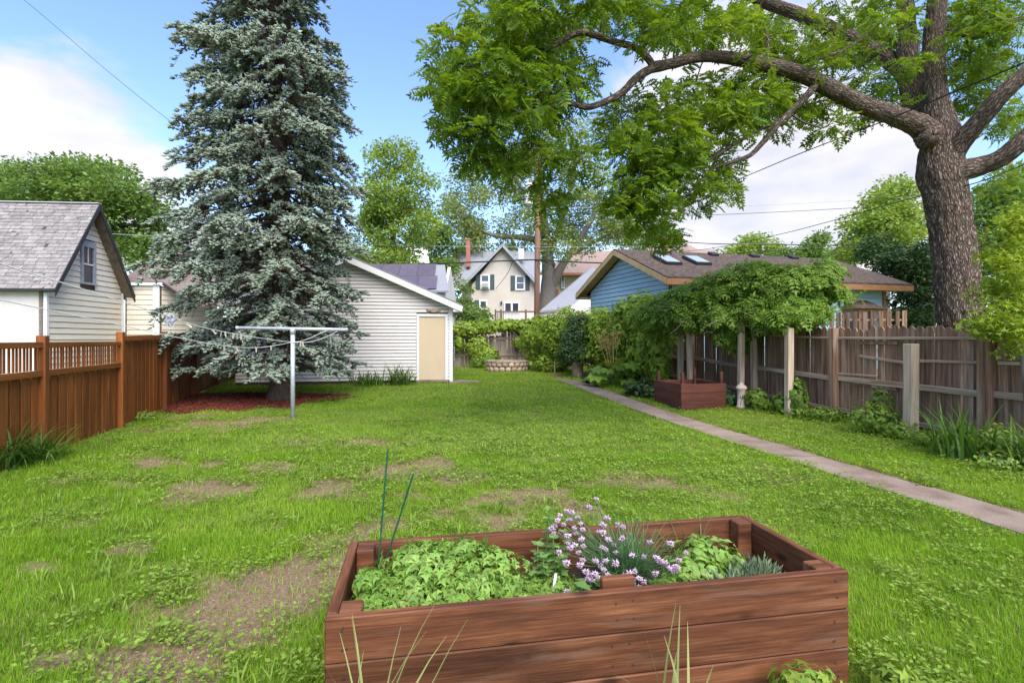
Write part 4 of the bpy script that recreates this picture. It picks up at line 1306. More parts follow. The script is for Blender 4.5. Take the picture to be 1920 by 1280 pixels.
# tan house to the right of the utility pole
pm('tan_stucco', [(.47, .37, .26), (.53, .42, .30)], 1, rough=.85, bump=.1)
th = T('tan_house', 'tan stucco house with brown hipped roof behind the big grey trunk', 'house', P(1080, 600, 58))
solid('wall', poly([(1020, 640, 58), (1190, 640, 58), (1190, 508, 58), (1020, 508, 58)]), (0, .3, 0), 'tan_stucco', th)
rfm = MB(); rfm.add(poly([(1008, 512, 57), (1200, 512, 57), (1200, 470, 61), (1078, 470, 61), (1020, 509, 62)]), [(0, 1, 2, 3), (0, 3, 4)])
W('roof', rfm.mesh('roof', 'brown_shingle'), None, th)
bar('fascia', P(1008, 513.5, 56.9), P(1200, 513.5, 56.9), .2, .26, 'brick', th)
far_window(th, 1053, 517, 1058, 540, 57.9, 0)
far_window(th, 1032, 538, 1036, 546, 57.9, 0, False)
piece('vent_panel', box_mesh(.35, .06, .8, 'brick', .01), None, Matrix.Translation(P(1044, 549, 57.9)), th)
# slate-roofed garage between tan house and blue building
sg_ = T('slate_garage', 'white garage with grey slate roof left of the blue building', 'garage', P(1060, 600, 31))
solid('roof', [P(1012, 586, 31), P(1070, 580, 31), P(1135, 520, 34), P(1112, 503, 36), P(1098, 512, 36)], (0, 0, .1), 'slate_shingle', sg_)
solid('gable_wall', poly([(1070, 640, 31.1), (1130, 640, 31.6), (1130, 530, 31.6), (1070, 584, 31.1)]), (0, .2, 0), 'white_siding', sg_)
bar('rake_board', P(1069, 583.5, 30.9), P(1135, 523, 33.9), .06, .28, 'white_trim', sg_)
solid('wall', poly([(1012, 640, 31.2), (1069, 640, 31.2), (1069, 583, 31.2), (1012, 589, 31.2)]), (0, .2, 0), 'white_siding', sg_)
# far roofs over the blue ridge
fr = T('far_brown_house', 'distant brown roofed house with brick chimney above the mossy roof ridge', 'house', P(1260, 500, 70))
rfm = MB(); rfm.add(poly([(1205, 490, 68), (1345, 490, 68), (1340, 468, 72), (1210, 465, 72), (1258, 468, 68), (1310, 468, 68), (1281, 454, 69), (1281, 454, 72)]), [(0, 1, 2, 3), (4, 5, 6)])
W('roof', rfm.mesh('roof', 'brown_shingle'), None, fr)
solid('gable_roof', poly([(1256, 492, 67), (1312, 492, 67), (1281, 454, 67.5)]), (0, 4, 0), 'brown_shingle', fr)
solid('wall', poly([(1205, 640, 68.3), (1345, 640, 68.3), (1345, 489, 68.3), (1205, 489, 68.3)]), (0, .3, 0), 'tan_stucco', fr)
piece('chimney', box_mesh(.75, .75, 2.4, 'brick', .02), None, Matrix.Translation(P(1247, 464, 69)), fr)
# ================================================================== BLUE SPRUCE
SX, SY = -5.58, 12.5
SB = float(gz(SY))
spr = T('spruce_tree', 'tall blue spruce with drooping silvery branches over the red mulch', 'tree', (SX, SY, SB))
mb = MB()
zs = np.linspace(-.1, 17.5, 80)
rr = [(.13 * math.exp(-z / .30)) + .225 * (1 - z / 18.5) + .012 for z in np.maximum(zs, 0)]
mb.tube([(SX + .05 * math.sin(z * .5) - .012 * z, SY, SB + z) for z in zs], rr, 18, jig=lambda a, l, i: .08 * mnoise.noise(Vector((math.cos(a) * 2.5, math.sin(a) * 2.5, l * 1.5))))
W('trunk', mb.mesh('trunk', 'bark_spruce', True), None, spr)
zk = [0, .6, 1.5, 3.0, 5.5, 7.8, 9.8, 12, 15, 18]
RLft = np.interp; Lp = [2.3, 2.7, 2.65, 2.55, 2.6, 2.25, 1.8, 1.5, 1.0, .1]; Rp = [1.6, 1.8, 1.85, 1.85, 1.8, 1.7, 1.25, 1.1, .8, .1]
bw = MB(); sp_pos, sp_fwd, sp_size = [], [], []
bare_tw = MB()
z = .95
while z < 17.2:
    nb = random.choice((6, 7, 7, 8)) if z < 11 else 6
    a0 = random.uniform(0, 6.28)
    for b in range(nb):
        a = a0 + b * 2 * math.pi / nb + random.gauss(0, .18)
        c = math.cos(a)
        Rr = (np.interp(z, zk, Lp) + np.interp(z, zk, Rp)) / 2 - c * (np.interp(z, zk, Lp) - np.interp(z, zk, Rp)) / 2
        Rr *= random.uniform(.72, 1.08)
        thin = 1.0
        if 6.0 < z < 9.0 and random.random() < .30: thin = .45          # open middle of the crown
        if z < 3.2 and c > .2: thin = .5                                  # sparse towards the garage
        zb = max(.82, z + random.uniform(-.35, .35))
        h = np.array([math.cos(a), math.sin(a), 0]); s = np.array([-h[1], h[0], 0])
        n = 9
        drop = random.uniform(.30, .52) * (1.0 if z < 9 else .6) * Rr
        if zb < 2.0: drop = min(drop, max(.15, zb - .50))
        lift = random.uniform(.10, .22) * Rr
        if math.sin(a) < -.4 and random.random() < .5: Rr *= random.uniform(.5, .8)
        pts = []
        for k in range(n + 1):
            t = k / n
            q = np.array([SX - .012 * z, SY, SB + zb]) + h * (Rr * t) + s * (.10 * math.sin(t * 3 + b)) + np.array([0, 0, .10 * math.sin(t * 2.5) - drop * t ** 1.3 + lift * max(0, t - .6) ** 1.5 * 2.2])
            pts.append(q)
        bw.tube(pts, [.042 * (1 - .85 * k / n) * (1 - z / 26) + .004 for k in range(n + 1)], 5, cap=False)
        # side branchlets carrying short shoots
        nt = int(27 * Rr / 2.4 * thin) + 6
        for q in range(nt):
            t = random.uniform(.20, 1.0) ** .75
            i = min(n - 1, int(t * n)); f = t * n - i
            p0 = pts[i] * (1 - f) + pts[i + 1] * f
            sg = random.choice((-1, 1))
            ln = random.uniform(.28, .62) * (1.15 - .55 * t) * (Rr / 2.4) ** .5
            d = h * random.uniform(.35, .95) + s * sg * random.uniform(.5, 1.0)
            d = d / np.linalg.norm(d)
            dz = random.uniform(-1.15, -.15) * (1 if zb > 1.7 else .45)
            tp = [p0 + d * ln * u + np.array([0, 0, dz * ln * u ** 1.5]) for u in (0, .5, 1.0)]
            bw.tube(tp, [.009, .006, .003], 3, cap=False)
            if random.random() < .16: continue
            ns = int(15 * ln / .45) + 4
            for w in range(ns):
                u = random.uniform(.12, 1.0)
                pp = p0 + d * ln * u + np.array([0, 0, dz * ln * u ** 1.5])
                side = np.cross(d, [0, 0, 1.0])
                sd_ = random.choice((-1, 1))
                fw = d * random.uniform(.45, 1) + side * sd_ * random.uniform(.2, .9) + np.array([0, 0, random.uniform(-.35, .45)])
                sp_pos.append(pp + np.array([0, 0, random.uniform(0, .03)])); sp_fwd.append(fw); sp_size.append(random.uniform(.085, .155))
            for w in range(2):
                sp_pos.append(tp[-1]); sp_fwd.append(d + np.random.normal(size=3) * .3); sp_size.append(.14)
        # bare hanging twigs inside
        for q in range(3):
            t = random.uniform(.12, .55); i = int(t * n)
            p0 = pts[i]; e = p0 + h * random.uniform(-.1, .3) + s * random.uniform(-.35, .35) + np.array([0, 0, -random.uniform(.2, .7)])
            bare_tw.tube([p0, (p0 + e) / 2 + np.random.normal(size=3) * .04, e], [.006, .005, .003], 3, cap=False)
    z += random.uniform(.19, .27)
tag(W('branches', bw.mesh('branches', 'twig'), None, spr), kind='stuff')
tag(W('dead_twigs', bare_tw.mesh('dead_twigs', 'dry_twig'), None, spr), kind='stuff')
sp_pos, sp_fwd = np.array(sp_pos), np.array(sp_fwd)
W('crown', scatter('crown', t_spindle(.42), sp_pos, sp_fwd, rdir(len(sp_pos)), np.array(sp_size), 'spruce_needles'), None, spr)

# red mulch under the spruce
def chip_bed(n, f, mat, name):
    pos = []
    while len(pos) < n:
        px, py = random.uniform(295, 680), random.uniform(732, 782)
        if f(px, py):
            q = G(px, py); pos.append((q.x, q.y, q.z + .015 + random.uniform(0, .03)))
    pos = np.array(pos)
    fw = rdir(n); fw[:, 2] *= .35
    tv = [(-.5, -.14, -.05), (.5, -.12, -.05), (.5, .13, -.05), (-.5, .12, -.05), (-.48, -.1, .06), (.46, -.1, .06), (.47, .1, .06), (-.5, .09, .06)]
    tf = [(0, 3, 2, 1), (4, 5, 6, 7), (0, 1, 5, 4), (1, 2, 6, 5), (2, 3, 7, 6), (3, 0, 4, 7)]
    return np_scatter(name, tv, tf, pos, fw, rng.uniform(.04, .09, n), mat)
def np_scatter(name, tv, tf, pos, fw, size, mat):
    return scatter(name, (tv, tf), pos, fw, norm(np.array([0, 0, 1.0]) + rng.normal(size=(len(pos), 3)) * .3), size, mat)
def in_mulch(px, py):
    t = (px - 295) / 380
    lo = 774 - 22 * max(0, t - .25) * 1.0 + 3 * math.sin(px * .06); hi = 737 + 8 * abs(t - .45)
    if t > .62: lo -= (t - .62) * 60
    return hi < py < lo
mul = W('mulch', chip_bed(7000, in_mulch, 'mulch', 'mulch'), None)
tag(mul, 'dark red bark mulch spread under the spruce', 'mulch', kind='stuff')
mbm = MB()
ring = [G(295 + 380 * t, y) for t, y in ((0, 772), (.12, 776), (.3, 770), (.5, 764), (.65, 761), (.8, 753), (1, 744), (.85, 739), (.6, 739), (.4, 737), (.2, 741), (.03, 755))]
mbm.add([p + Vector((0, 0, .022)) for p in ring], [tuple(range(len(ring)))])
tag(W('mulch_bed', mbm.mesh('mulch_bed', 'mulch'), None), kind='structure')

# ================================================================== WALNUT TREE (right)
wal = T('walnut_tree', 'massive walnut tree with furrowed trunk and long limb reaching over the lawn', 'tree', P(1800, 636, 10.2) * 1.0)
def limb(rows, k=12, per=6, rough=.10, wid=True):
    """rows of (px, py, d, width in px)"""
    pts = [(*P(a, b, d), w / 2 / F * d / math.sqrt(1 + ((a - 960) / F) ** 2)) for a, b, d, w in rows]
    return catmull(pts, per)
def bark(freq=9.0, amp=.10, seed=0.0):
    def f(a, l, i):
        r = mnoise.noise(Vector((math.cos(a) * freq * .55, math.sin(a) * freq * .55 + seed, l * 1.6)))
        r2 = mnoise.noise(Vector((math.cos(a) * freq * 1.5, math.sin(a) * freq * 1.5 + seed, l * 5.0)))
        return amp * (.55 - abs(r) * 1.7) * .8 + amp * .6 * r2
    return f
LIMBS = {
    'trunk': [(1812, 760, 10.2, 106), (1806, 640, 10.2, 95), (1797, 560, 10.2, 88), (1790, 480, 10.2, 85), (1779, 400, 10.2, 84), (1769, 350, 10.2, 86), (1764, 325, 10.2, 91), (1763, 300, 10.2, 86), (1765, 270, 10.2, 81), (1762, 240, 10.2, 72), (1755, 190, 10.2, 52), (1750, 130, 10.2, 45), (1752, 60, 10.15, 41), (1757, 0, 10.1, 38), (1765, -110, 10.0, 32), (1770, -260, 9.9, 22), (1775, -420, 9.8, 11)],
    'limb_a': [(1768, 285, 10.2, 60), (1735, 245, 10.1, 52), (1690, 222, 9.9, 42), (1620, 198, 9.7, 36), (1560, 168, 9.5, 34), (1500, 138, 9.3, 31), (1430, 120, 9.1, 27), (1360, 108, 8.9, 23), (1310, 107, 8.8, 20), (1262, 119, 8.7, 19), (1222, 127, 8.6, 20)],
    'limb_a_low': [(1225, 127, 8.6, 17), (1195, 145, 8.5, 15), (1165, 175, 8.4, 14), (1130, 193, 8.3, 12), (1100, 201, 8.2, 11), (1062, 194, 8.1, 9), (1020, 205, 8.0, 8), (985, 214, 7.9, 7), (955, 205, 7.8, 4)],
    'limb_a_up': [(1226, 127, 8.6, 15), (1213, 108, 8.55, 14), (1190, 90, 8.5, 13), (1150, 78, 8.4, 12), (1100, 62, 8.3, 12), (1072, 66, 8.2, 11), (1048, 82, 8.1, 8), (1020, 92, 8.0, 6), (985, 85, 7.9, 4)],
    'twig_hang': [(1040, 92, 8.1, 6), (1028, 112, 8.05, 5), (1015, 140, 8.0, 4), (1005, 160, 7.95, 3)],
    'limb_droop': [(1530, 158, 9.4, 16), (1512, 180, 9.3, 14), (1480, 212, 9.2, 12), (1455, 238, 9.1, 11), (1430, 268, 9.0, 11), (1405, 292, 8.95, 9), (1370, 305, 8.9, 7), (1335, 318, 8.8, 5), (1310, 345, 8.7, 3)],
    'limb_droop_b': [(1470, 226, 9.15, 9), (1430, 240, 9.1, 8), (1390, 262, 9.0, 7), (1350, 288, 8.9, 6), (1330, 300, 8.8, 3)],
    'limb_back': [(1745, 250, 10.4, 44), (1715, 180, 10.9, 42), (1690, 130, 11.3, 38), (1640, 98, 11.6, 32), (1570, 60, 11.9, 28), (1500, 28, 12.1, 25), (1430, 2, 12.2, 22), (1340, -40, 12.2, 16), (1240, -90, 12.2, 8)],
    'stem_back': [(1738, 255, 10.5, 50), (1712, 180, 10.9, 46), (1702, 100, 11.1, 40), (1698, 20, 11.2, 34), (1690, -90, 11.2, 26), (1680, -250, 11.2, 12)],
    'limb_right_up': [(1775, 300, 10.1, 56), (1800, 268, 9.9, 46), (1835, 228, 9.6, 42), (1875, 182, 9.3, 40), (1920, 140, 9.1, 36), (2000, 60, 8.9, 30), (2080, -40, 8.8, 18)],
    'limb_right_low': [(1770, 335, 10.1, 60), (1800, 322, 10.0, 54), (1835, 312, 9.9, 46), (1870, 300, 9.7, 42), (1905, 275, 9.5, 44), (1950, 235, 9.3, 38), (2050, 170, 9.0, 26)],
    'limb_right_top': [(1775, 62, 10.1, 22), (1800, 62, 10.0, 17), (1822, 70, 9.9, 15), (1850, 60, 9.8, 14), (1900, 40, 9.7, 12), (1960, 20, 9.6, 9)],
    'sprig': [(1512, 130, 9.25, 6), (1540, 110, 9.3, 5), (1580, 95, 9.35, 5), (1610, 78, 9.4, 4), (1632, 62, 9.4, 3)],
    'limb_up': [(1438, 116, 9.1, 9), (1440, 85, 9.15, 7), (1436, 55, 9.2, 6), (1420, 20, 9.3, 4)],
}
seeds, seed_r = [], []
for nm, rows in LIMBS.items():
    big = nm in ('trunk',)
    A = limb(rows, per=14 if big else 8)
    mb = MB()
    wid = max(r[3] for r in rows)
    k = 72 if big else (40 if wid > 25 else 10)
    if wid > 14 and not big:
        # finer rings for the furrows
        A = catmull(A, 3)
    if big: A = catmull(A, 2)
    mb.tube([a[:3] for a in A], [max(a[3], .008) for a in A], k, jig=bark(10, .16, sum(map(ord, nm)) % 50) if wid > 14 else None)
    W('trunk' if big else 'limb', mb.mesh('trunk' if big else 'limb', 'bark_walnut', True), None, wal)
    for a in A[::6 if wid > 14 else 2]:
        if nm == 'trunk' and a[2] < 5: continue
        seeds.append(a[:3]); seed_r.append(min(a[3], .03))
# burl where the old limb was lost
mb = MB(); c = P(1748, 256, 9.83)
mb.tube([c + Vector((0, .2, 0)), c, c + Vector((-.02, -.10, 0)), c + Vector((-.02, -.05, 0))], [.19, .15, .10, .05], 14, jig=lambda a, l, i: .15 * mnoise.noise(Vector((math.cos(a) * 3, math.sin(a) * 3, l * 4))))
W('burl', mb.mesh('burl', 'bark_walnut', True), None, wal)
# leaf masses: (px, py, rx, ry, near, far, clusters)
MASS = [(960, 110, 150, 110, 6.8, 9.0, 76), (880, 190, 70, 70, 6.8, 8.6, 26), (890, 262, 36, 40, 7.4, 8.2, 12), (1000, 170, 90, 60, 7.0, 8.8, 24), (990, 285, 55, 28, 7.5, 8.4, 10),
        (1038, 372, 24, 32, 7.6, 8.2, 6), (955, 318, 22, 26, 7.6, 8.2, 3), (1078, 300, 18, 30, 7.8, 8.4, 3), (1050, 10, 110, 40, 7.0, 9.4, 22), (1200, 30, 90, 45, 7.6, 10, 22),
        (1300, 45, 110, 50, 7.8, 10.5, 26), (1165, 250, 30, 45, 7.8, 9, 6), (1230, 240, 80, 80, 7.8, 9.6, 36), (1290, 310, 90, 70, 7.8, 9.6, 36), (1190, 390, 55, 40, 7.8, 9.0, 16), (1190, 330, 50, 45, 7.8, 9, 10), (1330, 200, 90, 55, 8, 10.2, 26),
        (1400, 60, 80, 60, 8.2, 11, 20), (1420, 180, 80, 50, 8.4, 10.5, 20), (1500, 90, 90, 60, 8.6, 11.4, 26), (1470, 205, 70, 40, 8.6, 10.2, 14), (1580, 60, 80, 60, 8.8, 11.6, 24), (1560, 215, 70, 28, 9, 10.4, 9),
        (1650, 150, 60, 70, 9.0, 11.4, 18), (1650, 40, 70, 45, 9.0, 11.8, 16), (1715, 90, 40, 50, 9.2, 9.8, 8), (1360, 345, 26, 30, 8.5, 9, 4), (1250, 430, 30, 20, 8, 8.8, 4),
        (1840, 40, 80, 45, 9.2, 12, 34), (1855, 110, 60, 35, 9.6, 12, 20), (1825, 180, 40, 40, 10.6, 12.5, 12), (1890, 215, 40, 35, 10.6, 12.5, 10), (1870, 350, 50, 20, 10.8, 12.5, 3),
        (1100, -90, 260, 60, 7, 10, 34), (1500, -100, 260, 70, 8, 12, 36), (1850, -90, 160, 70, 9, 12, 18), (1400, -250, 420, 70, 8.5, 12, 34)]
C = []
for (cx, cy, rx, ry, d0, d1, n) in MASS:
    for _ in range(n):
        a, q = random.uniform(0, 6.28), math.sqrt(random.random())
        C.append(P(cx + rx * q * math.cos(a), cy + ry * q * math.sin(a), random.uniform(d0, d1)))
lp = []
for nm in ('limb_a', 'limb_a_low', 'limb_a_up', 'limb_droop', 'trunk', 'limb_right_up', 'limb_right_low', 'limb_back'):
    A = limb(LIMBS[nm], per=6)
    for a in A: lp.append((960 + F * a[0] / a[1], HZ - F * (a[2] - CAMH) / a[1], a[1], a[3] / a[1] * F))
lp = np.array(lp)
for i, c_ in enumerate(C):      # leave most of the limbs' faces open
    qx, qy = 960 + F * c_.x / c_.y, HZ - F * (c_.z - CAMH) / c_.y
    dd = np.hypot(lp[:, 0] - qx, lp[:, 1] - qy) - lp[:, 3]
    j = int(dd.argmin())
    if dd[j] < 34 and c_.y < lp[j, 2] + .35 and random.random() < .85:
        C[i] = P(qx, qy, lp[j, 2] + random.uniform(.45, 1.3))
grow('branches', C, seeds, seed_r, 'twig', wal, sag=.05)
tp = t_pinnate(5, .34, .105, .26)
leaf_clusters('crown', C, 19, .29, tp, .215, 'walnut_leaf', droop=.22, parent=wal, flat=.5)

# ================================================================== TREES AROUND
def px_tree(name, label, base, trunk_rows, masses, per, radius, leaf, size, tmpl, mat_bark='bark_grey', twigs=True, group='trees beyond the fences', droop=.2, extra=(), kx=10, rmin=.012):
    t = T(name, label, 'tree', base, 0, group)
    sd, sr = [], []
    first = True
    for rows in [trunk_rows] + list(extra):
        A = limb(rows, per=5)
        mb = MB(); mb.tube([a[:3] for a in A], [a[3] for a in A], kx, jig=lambda a, l, i: .12 * mnoise.noise(Vector((math.cos(a) * 3, math.sin(a) * 3, l * .8))))
        W('trunk' if first else 'limb', mb.mesh('trunk', mat_bark, True), None, t)
        first = False
        for a in A[2:]: sd.append(a[:3]); sr.append(min(.12, a[3]))
    C = []
    for (cx, cy, rx, ry, d0, d1, n) in masses:
        for _ in range(n):
            a, q = random.uniform(0, 6.28), random.random() ** .42
            dm, dr = (d0 + d1) / 2, (d1 - d0) / 2
            C.append(P(cx + rx * q * math.cos(a), cy + ry * q * math.sin(a), dm + dr * random.uniform(-1, 1) * math.sqrt(max(.1, 1 - q * q * .7))))
    if twigs: grow('branches', C, sd, sr, 'twig' if leaf != 'maple_leaf' else 'bark_grey', t, rmin=rmin, k=3)
    leaf_clusters('crown', C, per, radius, tmpl, size, leaf, droop=droop, parent=t, flat=.6)
    return t


TQ = t_quad(.62)
px_tree('locust_tree', 'broad spreading green tree rising behind the cream house roof', P(140, 600, 36),
        [(150, 640, 36, 26), (160, 520, 36, 24), (170, 450, 36, 20), (175, 400, 36, 12), (178, 350, 36, 5)],
        [(110, 372, 120, 42, 31, 39, 46), (40, 345, 80, 34, 32, 39, 30), (190, 350, 80, 40, 31, 38, 34), (240, 410, 60, 48, 31, 37, 34), (270, 460, 55, 22, 31, 36, 18), (140, 320, 70, 16, 33, 38, 18), (-60, 390, 90, 70, 31, 38, 30), (300, 395, 18, 14, 32, 36, 4), (180, 450, 90, 40, 34, 38, 20)],
        130, 1.0, 'locust_leaf', .30, TQ, extra=[[(160, 500, 36, 12), (110, 440, 35, 9), (60, 390, 34, 4)], [(165, 480, 36, 12), (220, 430, 35, 9), (265, 420, 34, 4)]])
px_tree('ash_tree', 'bright green tree standing between the spruce and the cream gabled house', P(735, 600, 34),
        [(745, 640, 34, 14), (742, 520, 34, 12), (735, 430, 34, 9), (728, 330, 34, 4)],
        [(735, 300, 40, 34, 32, 36, 22), (722, 360, 55, 50, 31, 37, 40), (740, 430, 70, 50, 30, 37, 46), (700, 440, 40, 60, 31, 36, 22), (785, 395, 38, 36, 31, 36, 14), (720, 480, 80, 22, 29.5, 35, 24), (795, 345, 24, 20, 32, 35, 6)],
        110, .75, 'lime_leaf', .24, TQ, extra=[[(742, 500, 34, 7), (770, 440, 34, 5), (795, 390, 34, 3)], [(740, 480, 34, 6), (705, 420, 33.5, 4), (690, 370, 33, 2)]])
px_tree('maple_tree', 'large open grey limbed maple with pale young leaves behind the utility pole', P(1045, 620, 48),
        [(1024, 660, 48.00, 36), (1024, 590, 48.00, 32), (1028, 540, 48.00, 30), (1028, 500, 48.00, 24), (1024, 450, 48.00, 20), (1015, 390, 48.00, 16), (1005, 320, 48.00, 8), (1000, 270, 48.00, 3)],
        [(900, 400, 70, 50, 43.2, 51.6, 40), (870, 350, 40, 40, 43.2, 50.4, 14), (930, 330, 50, 40, 43.2, 51.6, 24), (985, 300, 60, 40, 43.2, 51.6, 26), (1060, 290, 60, 40, 43.2, 51.6, 26), (1110, 350, 60, 45, 43.2, 51.6, 34), (1110, 430, 70, 36, 42.0, 51.6, 40), (1010, 390, 60, 50, 43.2, 51.6, 34), (930, 450, 70, 24, 43.2, 51.6, 26), (1040, 460, 70, 26, 43.2, 51.6, 24), (1160, 400, 40, 40, 43.2, 50.4, 18), (860, 440, 36, 36, 43.2, 49.2, 14), (1080, 240, 60, 24, 44.4, 50.4, 12)],
        105, 1.05, 'maple_leaf', .29, TQ,
        extra=[[(1030, 540, 48.00, 22), (1056, 495, 47.40, 15), (1082, 455, 46.80, 11), (1110, 410, 46.20, 9), (1130, 350, 45.60, 4)], [(1034, 500, 48.00, 18), (1010, 455, 46.80, 14), (975, 445, 46.20, 11), (930, 442, 45.60, 8), (890, 425, 45.00, 5), (860, 400, 44.40, 3)], [(1030, 480, 48.00, 14), (1050, 420, 49.20, 10), (1070, 350, 49.20, 6), (1085, 280, 49.20, 3)], [(1075, 475, 47.16, 9), (1120, 450, 46.20, 7), (1160, 430, 45.60, 4)], [(1015, 400, 48.00, 9), (975, 350, 46.80, 6), (945, 300, 46.20, 3)]], rmin=.016)
px_tree('small_yard_tree', 'small dark green tree at the corner of the white garage, before the gabled house', P(880, 600, 33),
        [(882, 640, 33, 6), (880, 590, 33, 5), (876, 555, 33, 3), (872, 530, 33, 2)],
        [(862, 552, 18, 22, 31, 34, 10), (880, 580, 24, 16, 30, 33, 14), (862, 585, 18, 18, 30, 33, 9), (902, 592, 16, 8, 30, 33, 5), (846, 510, 12, 24, 34, 37, 6)], 90, .55, 'locust_leaf', .2, TQ)
px_tree('yellow_green_tree', 'tall light green tree just left of the walnut trunk, beyond the blue building', P(1660, 600, 34),
        [(1665, 640, 34, 14), (1662, 520, 34, 12), (1664, 440, 34, 8), (1668, 370, 34, 3)],
        [(1670, 380, 45, 36, 31, 36, 24), (1650, 430, 60, 46, 30, 36, 40), (1700, 420, 40, 60, 30, 36, 30), (1620, 465, 40, 26, 30, 35, 16), (1690, 350, 30, 20, 32, 35, 8), (1600, 470, 26, 16, 31, 35, 8)], 110, .8, 'lime_leaf', .25, TQ)
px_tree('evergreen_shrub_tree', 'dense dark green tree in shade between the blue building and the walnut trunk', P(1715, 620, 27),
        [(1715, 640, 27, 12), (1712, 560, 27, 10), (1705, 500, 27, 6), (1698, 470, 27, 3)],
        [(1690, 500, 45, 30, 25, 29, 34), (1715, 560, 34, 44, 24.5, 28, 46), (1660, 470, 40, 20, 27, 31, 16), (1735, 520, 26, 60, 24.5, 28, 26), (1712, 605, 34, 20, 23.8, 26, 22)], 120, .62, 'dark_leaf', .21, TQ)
px_tree('far_round_tree', 'hazy round crowned tree far off above the mossy roof', P(1420, 560, 80),
        [(1420, 640, 80, 8), (1420, 540, 80, 7), (1420, 470, 80, 4)],
        [(1420, 470, 46, 24, 74, 84, 40), (1380, 480, 30, 14, 74, 82, 14)], 90, 1.5, 'lime_leaf', .55, TQ, twigs=False)
px_tree('far_pointed_tree', 'distant tree with a small pointed top left of the pale green tree', P(1530, 560, 70),
        [(1535, 640, 70, 8), (1535, 540, 70, 7), (1535, 450, 70, 3)],
        [(1535, 470, 26, 24, 66, 73, 22), (1500, 482, 50, 14, 66, 74, 24), (1570, 488, 36, 14, 66, 74, 14), (1536, 445, 8, 10, 68, 71, 4)], 90, 1.2, 'locust_leaf', .48, TQ, twigs=False)
px_tree('chimney_tree', 'dark rounded tree top beside the distant brick chimney', P(1240, 500, 90),
        [(1245, 640, 90, 8), (1245, 520, 90, 7), (1245, 450, 90, 4)],
        [(1245, 440, 24, 22, 86, 94, 24), (1200, 455, 40, 16, 86, 94, 20)], 90, 1.5, 'locust_leaf', .55, TQ, twigs=False)
px_tree('boundary_tree', 'mid green leafy tree filling the gap right of the walnut trunk', P(1880, 600, 20),
        [(1880, 640, 20, 12), (1880, 520, 20, 10), (1885, 440, 20, 6), (1888, 380, 20, 3)],
        [(1870, 420, 55, 60, 18, 22, 40), (1900, 350, 40, 40, 18, 22, 20), (1850, 500, 50, 60, 18, 22, 36), (1920, 480, 50, 80, 18, 22, 36), (1845, 390, 20, 40, 19, 21, 8)], 110, .55, 'locust_leaf', .18, TQ)
px_tree('low_backdrop_tree', 'bushy green tree filling the gap behind the solar panels', P(830, 560, 44),
        [(826, 640, 44, 8), (826, 520, 44, 7), (826, 470, 44, 3)],
        [(828, 470, 34, 40, 41, 47, 30), (835, 520, 24, 40, 41, 46, 20), (800, 450, 30, 26, 42, 47, 14)], 100, .9, 'locust_leaf', .30, TQ, twigs=False)
px_tree('side_backdrop_tree', 'grey green tree low behind the pinkish annex roof, beside the spruce', P(310, 600, 48),
        [(310, 640, 48, 8), (310, 540, 48, 7), (310, 490, 48, 3)],
        [(300, 490, 70, 14, 44, 50, 30), (420, 500, 90, 26, 44, 50, 36), (560, 480, 70, 40, 44, 50, 30)], 90, 1.0, 'locust_leaf', .32, TQ, twigs=False)
# overhanging acer by the fence, at the right edge of the picture
px_tree('acer_bush', 'yellow green fine leaved acer overhanging the weathered fence end', P(1890, 700, 6.9),
        [(1935, 800, 6.7, 26), (1925, 700, 6.7, 22), (1915, 600, 6.8, 16), (1905, 500, 6.9, 10), (1900, 430, 6.9, 5)],
        [(1905, 590, 70, 32, 6.1, 7.5, 30), (1920, 510, 55, 40, 6.3, 7.6, 30), (1925, 430, 40, 40, 6.5, 7.6, 22), (1860, 608, 45, 12, 6.0, 7.0, 9), (1960, 560, 40, 100, 6.2, 7.5, 26), (1905, 645, 20, 8, 6.0, 6.6, 3), (1870, 545, 35, 10, 6.4, 7.2, 6), (1885, 480, 30, 14, 6.6, 7.4, 7)],
        85, .20, 'acer_leaf', .058, t_lobed(3, .6), 'bark_grey', group=None, droop=.25, extra=[[(1915, 600, 6.8, 10), (1870, 580, 6.6, 7), (1830, 585, 6.5, 3)]], rmin=.004)

# ================================================================== VINES
def vine(name, label, base, stems, blobs, n, size, tmpl, mat, cat='vine', **kw):
    t = T(name, label, cat, base)
    mb = MB()
    for st in stems:
        A = catmull([(*p, r) for p, r in st], 5)
        mb.tube([a[:3] for a in A], [max(.003, a[3]) for a in A], 6)
    W('stems', mb.mesh('stems', 'dry_twig'), None, t)
    W('foliage', blob_leaves('foliage', blobs, tmpl, n, size, mat, **kw), None, t)
    return t


TP5 = t_pinnate(4, .34, .10, .22)
vb = [(P(1275, 565, 13.4), (.75, .8, .36)), (P(1335, 545, 12.8), (.9, .9, .45)), (P(1400, 530, 12.2), (1.0, .9, .5)), (P(1470, 530, 11.6), (.85, .85, .48)), (P(1515, 532, 11.2), (.55, .65, .36)),
      (P(1300, 585, 12.8), (.9, .6, .45)), (P(1235, 590, 13.8), (.7, .7, .5)), (P(1370, 590, 12.0), (.7, .5, .35)), (P(1430, 575, 11.6), (.7, .5, .3)), (P(1500, 575, 11.0), (.6, .5, .28)), (P(1470, 600, 10.9), (.32, .3, .18)), (P(1390, 630, 12.2), (.35, .3, .35)), (P(1360, 625, 12.2), (.3, .3, .2)), (P(1415, 508, 12.3), (.5, .5, .22)), (P(1545, 508, 11.3), (.4, .4, .2)), (P(1575, 552, 10.9), (.26, .25, .10)), (P(1480, 592, 10.45), (.5, .35, .20)), (P(1525, 585, 10.6), (.32, .3, .14)), (P(1440, 600, 11.0), (.35, .3, .2))]
